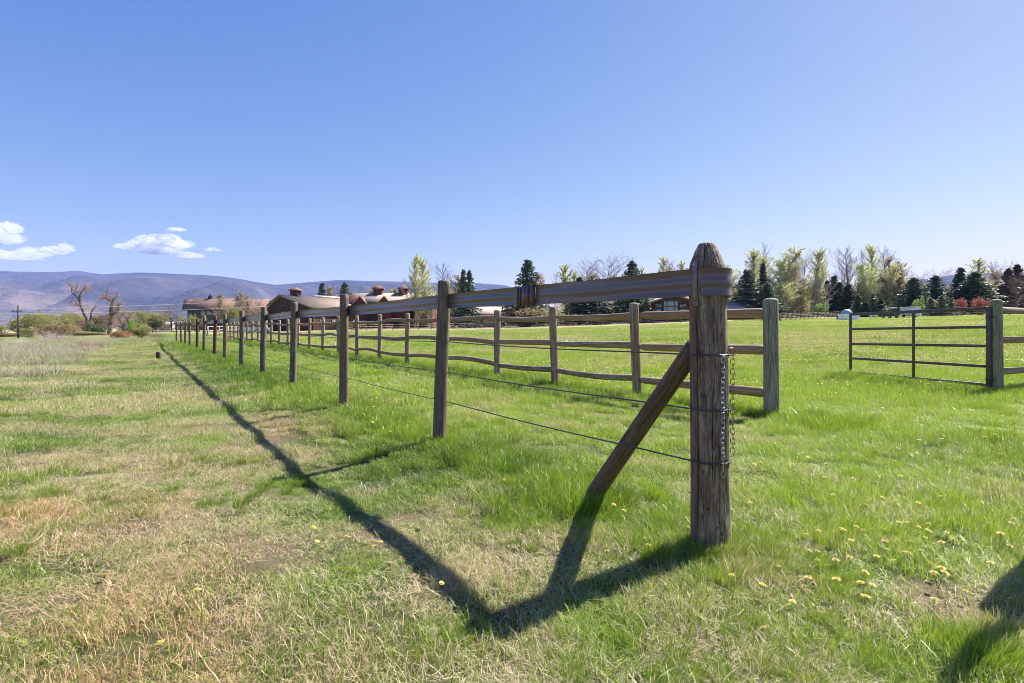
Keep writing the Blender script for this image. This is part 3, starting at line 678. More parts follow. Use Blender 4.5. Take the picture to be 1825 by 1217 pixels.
sb = Vector((XU(282, 20.5), 20.5, g1(XU(282, 20.5), 20.5))); stp = tag(empty("dark_stub", sb), "small dark stump standing alone in the mown strip beside the band shadow", "stub")
o = log_mesh("shaft", .30, .075, .07, M_stub, 700, 12, 5, 0, None, .004, True); o.location = (0, 0, -.05); o.parent = stp  # plain short dark cylinder set upright in the strip
# ------------------------------------------------------------------ log fence
logf = tag(empty("log_fence", (LX+B*6.37, 6.37, 0)), "peeled-log paddock fence with three wavy rails between round posts, ending beside the gate opening", "fence"); lo = Vector(logf.location)
lp = []
for k in range(25):
    u = 250+1/(.000889+.0002425*k); 
    if k == 0: u = 1375
    if k == 1: u = 1137
    if k == 2: u = 990
    if k == 3: u = 887
    Y = LX*F/(u-CU+F*(-B)+.0); X = XU(u, Y); lp.append((X, Y))
protos_r = [log_mesh("rail", 1.0, .056, .050, M_log, 400+i, 18, 26, 0, None, .0, False, True, c) for i, c in enumerate([(.0, .0), (.012, .03), (-.01, -.035), (.015, .05), (0, -.02), (.0, .055)])]
def rail_between(a, b, i, parent, org, rad=1.0):
    o = protos_r[i].copy(); COL.objects.link(o); d = b-a; L_ = d.length
    # local Y stays vertical so the built-in curve bends up or down
    z = d.normalized(); x = Vector((0, 0, 1)).cross(z).normalized(); y = z.cross(x)
    m = Matrix((x, y, z)).transposed().to_4x4(); o.rotation_euler = m.to_euler(); o.location = a-org; o.scale = (rad, rad if i in (0, 4) else rad, L_); o.parent = parent; return o
rpick = [0, 0, 0, 4, 3, 4, 0, 2, 1, 3, 2, 0, 1]
TOPS = [1.345, 1.37, 1.375, 1.37, 1.41, 1.41]
for k, (X, Y) in enumerate(lp):
    zb = g1(X, Y)-.06; zt = (TOPS[k] if k < 6 else 1.42)+g1(X, Y)*(1 if k > 6 else 0)
    lean = {0: (-.012, 0), 1: (-.062, .0), 2: (-.05, 0), 3: (-.01, 0)}.get(k, (rs.normal(0, .01), 0))
    a = Vector((X-lean[0]*.0, Y, zb)); b = Vector((X+lean[0], Y+lean[1], zt)); r = (.082, .070, .070, .068)[k] if k < 4 else .066
    o = log_mesh("post", (b-a).length, r, r*.96, M_greenpost if k in (0, 4) else M_log, 500+k, 32 if k < 4 else 12, 20 if k < 4 else 5, .035 if k == 0 else .022, None, .003, True); axis_rot(o, a-lo, b-lo); o.parent = logf
rr_ = random.Random(3)
for k in range(len(lp)-1):
    (x0, y0), (x1, y1) = lp[k], lp[k+1]; d = Vector((x1-x0, y1-y0, 0)).normalized()
    for ri, z in enumerate((1.185, .735, .285)):
        g0, g_1 = (g1(x0, y0), g1(x1, y1)) if k > 3 else (0, 0)
        jz = lambda: rr_.uniform(-.022, .022)
        a = Vector((x0, y0, z+g0+jz()))+d*.045; b = Vector((x1, y1, z+g_1+jz()))-d*.045
        typ = {(0, 0): 0, (0, 1): 0, (0, 2): 0, (1, 0): 4, (1, 1): 0, (1, 2): 2, (2, 0): 4, (2, 1): 0, (2, 2): 4, (3, 0): 1, (3, 1): 1, (4, 0): 4}.get((k, ri), rr_.choice([0, 1, 2, 3, 4, 5, 0]))
        rail_between(a, b, typ, logf, lo, .92 if k else 1.0)
# second stretch right of the gate
gp = Vector((7.555, 8.75, 0)); fr = tag(empty("log_fence", gp), "round greenish gate post and three log rails leaving the picture at the right edge", "fence")
fdir = Vector((.89, .456, 0)); fp = [gp, gp+fdir*2.45, gp+fdir*4.9]
for k, p_ in enumerate(fp):
    o = log_mesh("post", 1.53, .084, .080, M_greenpost, 600+k, 32, 20, .03, None, .003, True); o.location = Vector((p_.x, p_.y, g1(p_.x, p_.y)-.06))-gp; o.parent = fr
    if k == 0: o["label"] = "greenish round gate post"
for a, b in zip(fp[:-1], fp[1:]):
    for z in (1.285, .815, .325): rail_between(a+fdir*.07+Vector((0, 0, z)), b-fdir*.07+Vector((0, 0, z-.01)), 0, fr, gp, .95)
# post outside the right edge whose shadow falls into the corner of the picture
xp = Vector((2.72, 2.68, 0)); ex = tag(empty("fence_post", xp), "thick round post standing just beyond the right edge, its shadow falling on the grass", "fence post")
o = log_mesh("shaft", 1.44, .085, .08, M_redpost, 640, 32, 20, .04, None, .003, True); o.location = (0, 0, -.06); o.parent = ex

st_ = tag(empty("shadow_stake", (2.2, 2.25, 0)), "unseen thin stake added beyond the right edge to cast a narrow shadow on the grass tuft", "stake")  # out-of-view stake, added only for the narrow shadow it throws
o = log_mesh("shaft", 1.42, .034, .030, M_post, 641, 16, 12, .0, None, .01, True); o.location = (0, 0, -.06); o.parent = st_
# ------------------------------------------------------------------ metal gate, standing open
GA = Vector((7.435, 8.75, 0)); GB = Vector((7.12, 11.8, 0)); gd = (GB-GA).normalized(); grz = math.atan2(gd.y, gd.x); GL = (GB-GA).length
gate = tag(empty("metal_gate", GA, grz), "brown five-bar tubular steel gate standing open in long grass beside the greenish post", "gate")
def gbar(name, a, b, w, h, mat=M_iron):
    mb = MB(); a = Vector(a); b = Vector(b); c = (a+b)/2; L_ = (b-a).length; ang = math.atan2(b.z-a.z, b.x-a.x)
    mb.box(c, (L_, w, h), rot=Matrix.Rotation(-ang, 3, 'Y')); o = mb.build(name, mat, gate)
    bv = o.modifiers.new("bevel", 'BEVEL'); bv.width = .006; bv.segments = 2; return o
gbar("stile", (0, 0, .035), (0, 0, 1.332), .055, .055); gbar("stile", (GL, 0, .02), (GL, 0, 1.312), .04, .042); gbar("stile", (GL*.47, 0, .09), (GL*.47, 0, 1.285), .034, .036)
gbar("top_rail", (.024, 0, 1.312), (GL-.021, 0, 1.292), .05, .055)
for za, zb_ in ((1.020, .985), (.725, .672), (.405, .372), (.115, .080)): gbar("rail", (.024, 0, za), (GL-.021, 0, zb_), .04, .046)
mb = MB(); mb.box((GL*.47+.01, -.03, 1.30), (.085, .006, .085)); o = mb.build("sign_plate", m_simple("pale_tin_plate", (.62, .68, .76), .5, .4, 0, .1), gate)
mb = MB(); mb.box((GL*.47+.01, -.0345, 1.287), (.055, .003, .012)); mb.build("lettering", m_simple("faded_print", (.35, .42, .5), .6), o)
for hz_ in (1.17, .20):
    mb = MB(); mb.tube([(-.025, 0, hz_), (-.125, .02, hz_)], .009, 8); mb.box((0, 0, hz_), (.062, .06, .03)); mb.build("hinge", M_iron, gate)

# ------------------------------------------------------------------ far wooden fences
M_farwood = m_simple("grey_brown_fence_boards", (.20, .15, .125), .85, .15, 0, .3, 2)
def board_fence(name, pts, step, h, nr, label, mat=M_farwood, pw=.16, rail_h=.11):
    root = tag(empty(name, (pts[0][0], pts[0][1], g1(*pts[0]))), label, "fence"); org = Vector(root.location); posts = []
    for a, b in zip(pts[:-1], pts[1:]):
        a = Vector((*a, 0)); b = Vector((*b, 0)); m = max(1, round((b-a).length/step))
        for k in range(m): posts.append(a.lerp(b, k/m))
    posts.append(Vector((*pts[-1], 0)))
    posts = [Vector((p_.x, p_.y, g1(p_.x, p_.y))) for p_ in posts]
    for p_ in posts:
        mb = MB(); mb.tube([p_-org-Vector((0, 0, .1)), p_-org+Vector((0, 0, h+random.uniform(-.05, .08)))], pw/2, 6); mb.build("post", mat, root)
    for i, (a, b) in enumerate(zip(posts[:-1], posts[1:])):
        mb = MB()
        for r in range(nr):
            z = h*(.28+.64*r/(nr-1)); j = random.uniform(-.03, .03)
            mb.tube([a-org+Vector((0, 0, z+j)), b-org+Vector((0, 0, z+random.uniform(-.04, .04)))], rail_h/2, 5)
        mb.build("rail_span", mat, root)
    return root
board_fence("paddock_fence", [(XU(600, 100), 100), (XU(700, 112), 112), (XU(880, 135), 135), (XU(1080, 128), 128), (XU(1240, 108), 108), (XU(1390, 95), 95)], 3.4, 1.25, 3, "long grey rail fence closing the far side of the paddock")
board_fence("paddock_fence", [(XU(1391.5, 95.5), 95.5), (XU(1440, 112), 112), (XU(1500, 138), 138)], 3.6, 1.35, 4, "rail fence receding at the right toward the white domed tank")
board_fence("paddock_fence", [(XU(1590, 118), 118), (XU(1760, 114), 114), (XU(1960, 112), 112)], 4.5, 1.2, 3, "low fence in front of the red shrubs behind the metal gate")
board_fence("pen_fence", [(XU(370, 62), 62), (XU(400, 70), 70), (XU(425, 92), 92)], 2.6, 1.25, 3, "small weathered pen fence below the dark lodge", m_simple("pale_pen_boards", (.36, .29, .23), .85))
board_fence("pen_fence", [(XU(620, 118), 118), (XU(700, 132), 132), (XU(790, 140), 140)], 3.5, 1.2, 3, "second rail fence close in front of the twin-cupola barn")
board_fence("yard_fence", [(XU(272, 118), 118), (XU(310, 120), 120), (XU(350, 124), 124)], 3.0, 1.1, 2, "low fence behind the last posts below the left end of the lodge", m_simple("dark_yard_boards", (.13, .10, .09), .85))

# ------------------------------------------------------------------ trees and shrubs
def tubes(P0, P1, R0, R1, k=3):
    P0, P1 = np.asarray(P0, float), np.asarray(P1, float); R0, R1 = np.asarray(R0, float), np.asarray(R1, float)
    d = P1-P0; d = d/np.maximum(np.linalg.norm(d, axis=1), 1e-9)[:, None]
    h = np.where(np.abs(d[:, 2:3]) > .9, np.array([[1., 0, 0]]), np.array([[0, 0, 1.]])); a = np.cross(d, h); a /= np.linalg.norm(a, axis=1)[:, None]; b = np.cross(a, d)
    V = []
    for P_, R_ in ((P0, R0), (P1, R1)):
        for j in range(k):
            w = 2*np.pi*j/k; V.append(P_+(a*np.cos(w)+b*np.sin(w))*R_[:, None])
    V = np.stack(V, 1).reshape(-1, 3); o = np.arange(len(P0))[:, None]*2*k
    Q = np.concatenate([o+np.array([[j, (j+1) % k, k+(j+1) % k, k+j]]) for j in range(k)]); return V, Q
def cards(C, size, q, up=0.0, elong=1.0):
    C = np.asarray(C); n = len(C); a = q.normal(size=(n, 3)); a[:, 2] += up; a /= np.linalg.norm(a, axis=1)[:, None]; b = np.cross(a, q.normal(size=(n, 3))); b /= np.linalg.norm(b, axis=1)[:, None]
    s = (size*(.6+.8*q.rand(n)))[:, None]
    V = np.stack([C-a*s*elong, C+b*s*.6, C+a*s*elong, C-b*s*.6], 1).reshape(-1, 3); Q = np.arange(4*n).reshape(n, 4); r = np.repeat(q.rand(n), 4); return V, Q, r
def segs_mesh(name, S, mat, k):
    S = [s for s in S]; V, Q = tubes([s[0] for s in S], [s[1] for s in S], [s[2] for s in S], [s[3] for s in S], k); return mk(name, V, Q, None, mat, None, True, link=False)
def conifer(seed, h=10., r=2.1, mat=M_needle, dens=1.0, sparse=0.0, droop=.25):
    q = np.random.RandomState(seed); S = []; C = []
    S.append((np.array([0, 0, -.3]), np.array([0, 0, h*.55]), h*.022, h*.012)); S.append((np.array([0, 0, h*.55]), np.array([0, 0, h*.98]), h*.012, .01))
    nb = int(150*dens); D = []
    for i in range(nb):
        f = .04+.95*(i/nb); f = min(.99, f+q.normal(0, .008)); az = i*2.399+q.normal(0, .3)
        L = r*(1-f)**.85*(.72+.45*q.rand())*(1+.15*math.sin(az*2+seed)) + .12
        dv = np.array([math.cos(az), math.sin(az), 0]); base = np.array([0, 0, h*f]); m = max(3, int(L*5.5*dens))
        tip = base+dv*L+np.array([0, 0, -droop*L+.10*L]); D.append((base, tip, .03, .008))
        for j in range(m):
            t = (j+.6*q.rand()+.2)/m; c = base+dv*L*t+np.array([0, 0, -droop*L*t*t*1.2+.12*L*t])
            w = (1-t*.6)*L*.28; s = np.array([-dv[1], dv[0], 0]); 
            for _ in range(3): C.append(c+s*q.normal(0, w)*.8+np.array([0, 0, q.normal(0, .06)]))
    V, Q, rn = cards(np.array(C), .17*h/10, q, 0, 1.35); crown = mk("crown", V, Q, None, mat, None, False, dict(rnd=rn), link=False)
    return segs_mesh("trunk", S+D, M_bark, 4), crown
def broad(seed, h=12., w=2.2, leaf=0, lmat=None, twig=M_twig, bark=M_bark, upright=.9, start=.18, lsize=.062, nb=40, rad=.016, multi=1, taper=False):
    q = np.random.RandomState(seed); T = []; Tw = []; ends = []
    for mstem in range(multi):
        az0 = q.rand()*6.28; lean = (0 if multi == 1 else .16); p = np.array([0., 0., -.2]) if multi == 1 else np.array([math.cos(az0)*.25, math.sin(az0)*.25, -.2]); pts = [p]; n = 9; hh = h*(1 if mstem == 0 else .75+.2*q.rand())
        d = np.array([math.cos(az0)*lean, math.sin(az0)*lean, 1.])
        for i in range(n):
            d = d+np.array([q.normal(0, .035), q.normal(0, .035), 0]); p = p+d*hh/n; pts.append(p)
        for i in range(n): T.append((pts[i], pts[i+1], h*rad*(1-i/n*.92), h*rad*(1-(i+1)/n*.92)))
        for b in range(nb//multi):
            f = start+(.97-start)*(b+q.rand())/(nb//multi); k = min(n-1, int(f*n)); base = pts[k]+(pts[k+1]-pts[k])*(f*n-k); az = b*2.4+q.normal(0, .5)
            prof = math.sin(math.pi*min(1, (1-f)*1.05+.08))**.6 if f > .3 else .7
            if taper: prof = (.62+.38*min(1, f/.25))*(1-f)**.55*1.15+.10
            L = w*(.65+.6*q.rand())*prof*(1.15); el = upright*(.8+.4*q.rand())
            dv = np.array([math.cos(az)*math.cos(el), math.sin(az)*math.cos(el), math.sin(el)]); r0 = h*rad*.34*(1-f*.7); P0 = base
            for s in range(4):
                dv = dv+np.array([q.normal(0, .10), q.normal(0, .10), .05]); dv /= np.linalg.norm(dv); P1 = P0+dv*L/3; (T if s == 0 else Tw).append((P0, P1, r0*(1-s*.22), r0*(1-(s+1)*.22)))
                for t in range(3):
                    dd = dv+q.normal(0, .42, 3); dd[2] += .2; dd /= np.linalg.norm(dd); l2 = L*.30*(.6+.7*q.rand()); a_ = P0+(P1-P0)*q.rand(); e = a_+dd*l2; Tw.append((a_, e, .016, .008)); ends.append((a_, e))
                    for t2 in range(3):
                        d3 = dd+q.normal(0, .45, 3); d3[2] += .15; d3 /= np.linalg.norm(d3); a3 = a_+(e-a_)*(.3+.7*q.rand()); e3 = a3+d3*l2*.55; Tw.append((a3, e3, .010, .005)); ends.append((a3, e3))
                P0 = P1
    trunk = segs_mesh("trunk", T, bark, 6); tw = np.array([[s[0], s[1]] for s in Tw]); V, Q = tubes(tw[:, 0], tw[:, 1], [s[2] for s in Tw], [s[3] for s in Tw], 3)
    if leaf:
        E = np.array([[a, b] for a, b in ends]); ix = q.randint(0, len(E), leaf); t = q.rand(leaf)[:, None]*1.1; C = E[ix, 0]+(E[ix, 1]-E[ix, 0])*t+q.normal(0, .05, (leaf, 3))
        V2, Q2, r2 = cards(C, lsize, q); crown = mk("crown", V2, Q2, None, lmat, None, False, dict(rnd=r2), link=False); tws = mk("twigs", V, Q, None, twig, None, False, link=False); return trunk, crown, tws
    crown = mk("crown", V, Q, None, twig, None, False, link=False); return trunk, crown
def shrub(seed, rx, h, n, mat, lobes=7, lsize=.10, twig=M_twig, stems=18, inner=.55):
    q = np.random.RandomState(seed); C = []; S = []
    lob = [(q.normal(0, rx*.42), q.normal(0, rx*.42), h*(.45+.35*q.rand()), rx*(.35+.3*q.rand()), h*(.22+.2*q.rand())) for _ in range(lobes)]
    for (x, y, z, a, b) in lob:
        m = n//lobes; d = q.normal(size=(m, 3)); d /= np.linalg.norm(d, axis=1)[:, None]; rr = (inner+(1-inner)*q.rand(m)**.6)*(1+.14*np.sin(d[:, 0]*9+z*5)*np.cos(d[:, 2]*7))
        pt = np.stack([x+d[:, 0]*rr*a, y+d[:, 1]*rr*a, z+d[:, 2]*rr*b*1.15], -1); C.append(pt)
        S.append((np.array([x*.2, y*.2, -.1]), np.array([x, y, z]), .06*h/3, .02*h/3))
    C = np.concatenate(C); C = C[C[:, 2] > .02]
    for _ in range(stems):
        t = C[q.randint(len(C))]; b = np.array([t[0]*.25, t[1]*.25, -.1]); mm = (b+t)/2+q.normal(0, .08*rx, 3); S += [(b, mm, .03*h/3, .02*h/3), (mm, t, .02*h/3, .008)]
    V, Q, r = cards(C, lsize, q); return segs_mesh("trunk", S, twig, 4), mk("crown", V, Q, None, mat, None, False, dict(rnd=r), link=False)
def brush(seed, rx, h, n, mat, thick=.02):
    """leafless bush: stems fanning out of the ground, each forking"""
    q = np.random.RandomState(seed); S = []; Tt = []
    for i in range(n):
        az = q.rand()*6.28; el = .5+1.0*q.rand(); p = np.array([q.normal(0, rx*.12), q.normal(0, rx*.12), -.05]); L = (math.cos(el)*rx+math.sin(el)*h)*(.6+.4*q.rand())
        d = np.array([math.cos(az)*math.cos(el), math.sin(az)*math.cos(el), math.sin(el)])
        for s in range(4):
            d = d+q.normal(0, .14, 3); d /= np.linalg.norm(d); e = p+d*L/4; (Tt if s == 0 else S).append((p, e, thick*(1-s*.22), thick*(1-(s+1)*.22)))
            for _ in range(2):
                dd = d+q.normal(0, .45, 3); dd /= np.linalg.norm(dd); a_ = p+(e-p)*q.rand(); e2 = a_+dd*L*.2; S.append((a_, e2, thick*.4, thick*.2))
                d3 = dd+q.normal(0, .5, 3); d3 /= np.linalg.norm(d3); S.append((e2, e2+d3*L*.12, thick*.25, thick*.12))
            p = e
    return segs_mesh("trunk", Tt, mat, 4), segs_mesh("crown", S, mat, 3)
def span(p):
    V = np.concatenate([np.array([v.co[:] for v in c.data.vertices]) for c in p]); return 2*float(np.percentile(np.abs(V[:, 0]), 97)), float(V[:, 2].max())
used = {}
def place(kind, proto, u, vtop, Y, wpx, h0, w0, name, label, cat, group=None, base=None):
    """h0, w0: the prototype's own height and full width; set so the top reaches photo row vtop and the width is wpx"""
    X = XU(u, Y); z = g1(X, Y) if base is None else base; top = EYE+(HZ-vtop)/F*Y; hs = max(.05, (top-z)/h0); ws_ = wpx/F*Y/w0
    root = empty(name, (X, Y, z), random.uniform(0, 6.28)); root.scale = (ws_, ws_, hs)
    tag(root, label, cat, group)
    for c in proto:
        if c.name in used or True:
            o = c.copy(); o.name = c.name.split(".")[0]; COL.objects.link(o); o.parent = root
    return root
PC = [conifer(10), conifer(11, r=1.8), conifer(12, r=2.4, droop=.15), conifer(13, r=1.3)]; PCw = [2.9, 2.5, 3.3, 1.9]
PB = [conifer(14, mat=M_needle_br), conifer(15, r=1.8, mat=M_needle_pu), conifer(16, r=2.0, mat=M_needle_lt, dens=.7)]; PBw = [2.9, 2.5, 2.8]
PN = [broad(20, twig=M_greytwig), broad(21, w=2.6, twig=M_twig), broad(22, w=1.6, nb=30, twig=M_greytwig), broad(23, w=3.4, upright=.65, nb=46, twig=M_greytwig, start=.25)]; PNw = [2.9, 3.4, 2.3, 5.4]
PL = [broad(24, taper=True, w=1.9, upright=1.1, start=.1, nb=60, leaf=7500, lmat=M_aspen_leaf, bark=M_palebark, twig=M_palebark), broad(25, taper=True, w=2.1, upright=1.05, nb=64, leaf=8500, lmat=M_aspen_leaf, bark=M_palebark, twig=M_palebark, start=.04), broad(26, taper=True, w=1.7, upright=1.1, nb=46, leaf=4200, lmat=M_aspen_leaf, bark=M_bark), broad(27, taper=True, w=2.0, upright=1.1, nb=50, leaf=4600, lmat=M_pale_leaf, twig=M_pinktwig)]; PLw = [3.0, 3.4, 2.6, 3.2]
PW = [broad(28, h=9., w=2.4, twig=M_whitetwig, bark=M_whitetwig, upright=.55, nb=22, rad=.02)]; PWw = [4.8]
PS = [shrub(30, 2.2, 4, 5200, M_willow), shrub(31, 2.6, 4, 5600, M_willow, 9), shrub(32, 2.0, 3.4, 4200, M_olive, 8), shrub(33, 1.6, 2.6, 4200, M_red, 8, .07), shrub(34, 1.5, 2.4, 3200, M_bright, 6, .09), shrub(35, 1.5, 2.2, 4200, M_orange, 9, .06), shrub(36, 1.8, 3, 3600, M_darkleaf, 6, .09)]
PSh = [4, 4, 3.4, 2.6, 2.4, 2.2, 3]; PSw = [4.8, 5.8, 4.6, 3.6, 3.3, 3.4, 4.0]
PK = [brush(40, 1.6, 1.7, 60, M_whitetwig), brush(41, 1.8, 1.6, 70, M_pinktwig, .016), brush(42, 1.2, 2.2, 60, M_pinktwig, .02)]; PKh = [1.8, 1.7, 2.3]; PKw = [3.4, 3.8, 2.8]
C_, B_, N_, L_, S_, K_, W2 = 'C', 'B', 'N', 'L', 'S', 'K', 'W'
LIB = {k: (l, [span(p)[1] for p in l], [span(p)[0]*dict(C=.66, B=.66, N=.9, L=.85).get(k, 1) for p in l]) for k, l in dict(C=PC, B=PB, N=PN, L=PL, S=PS, K=PK, W=PW).items()}
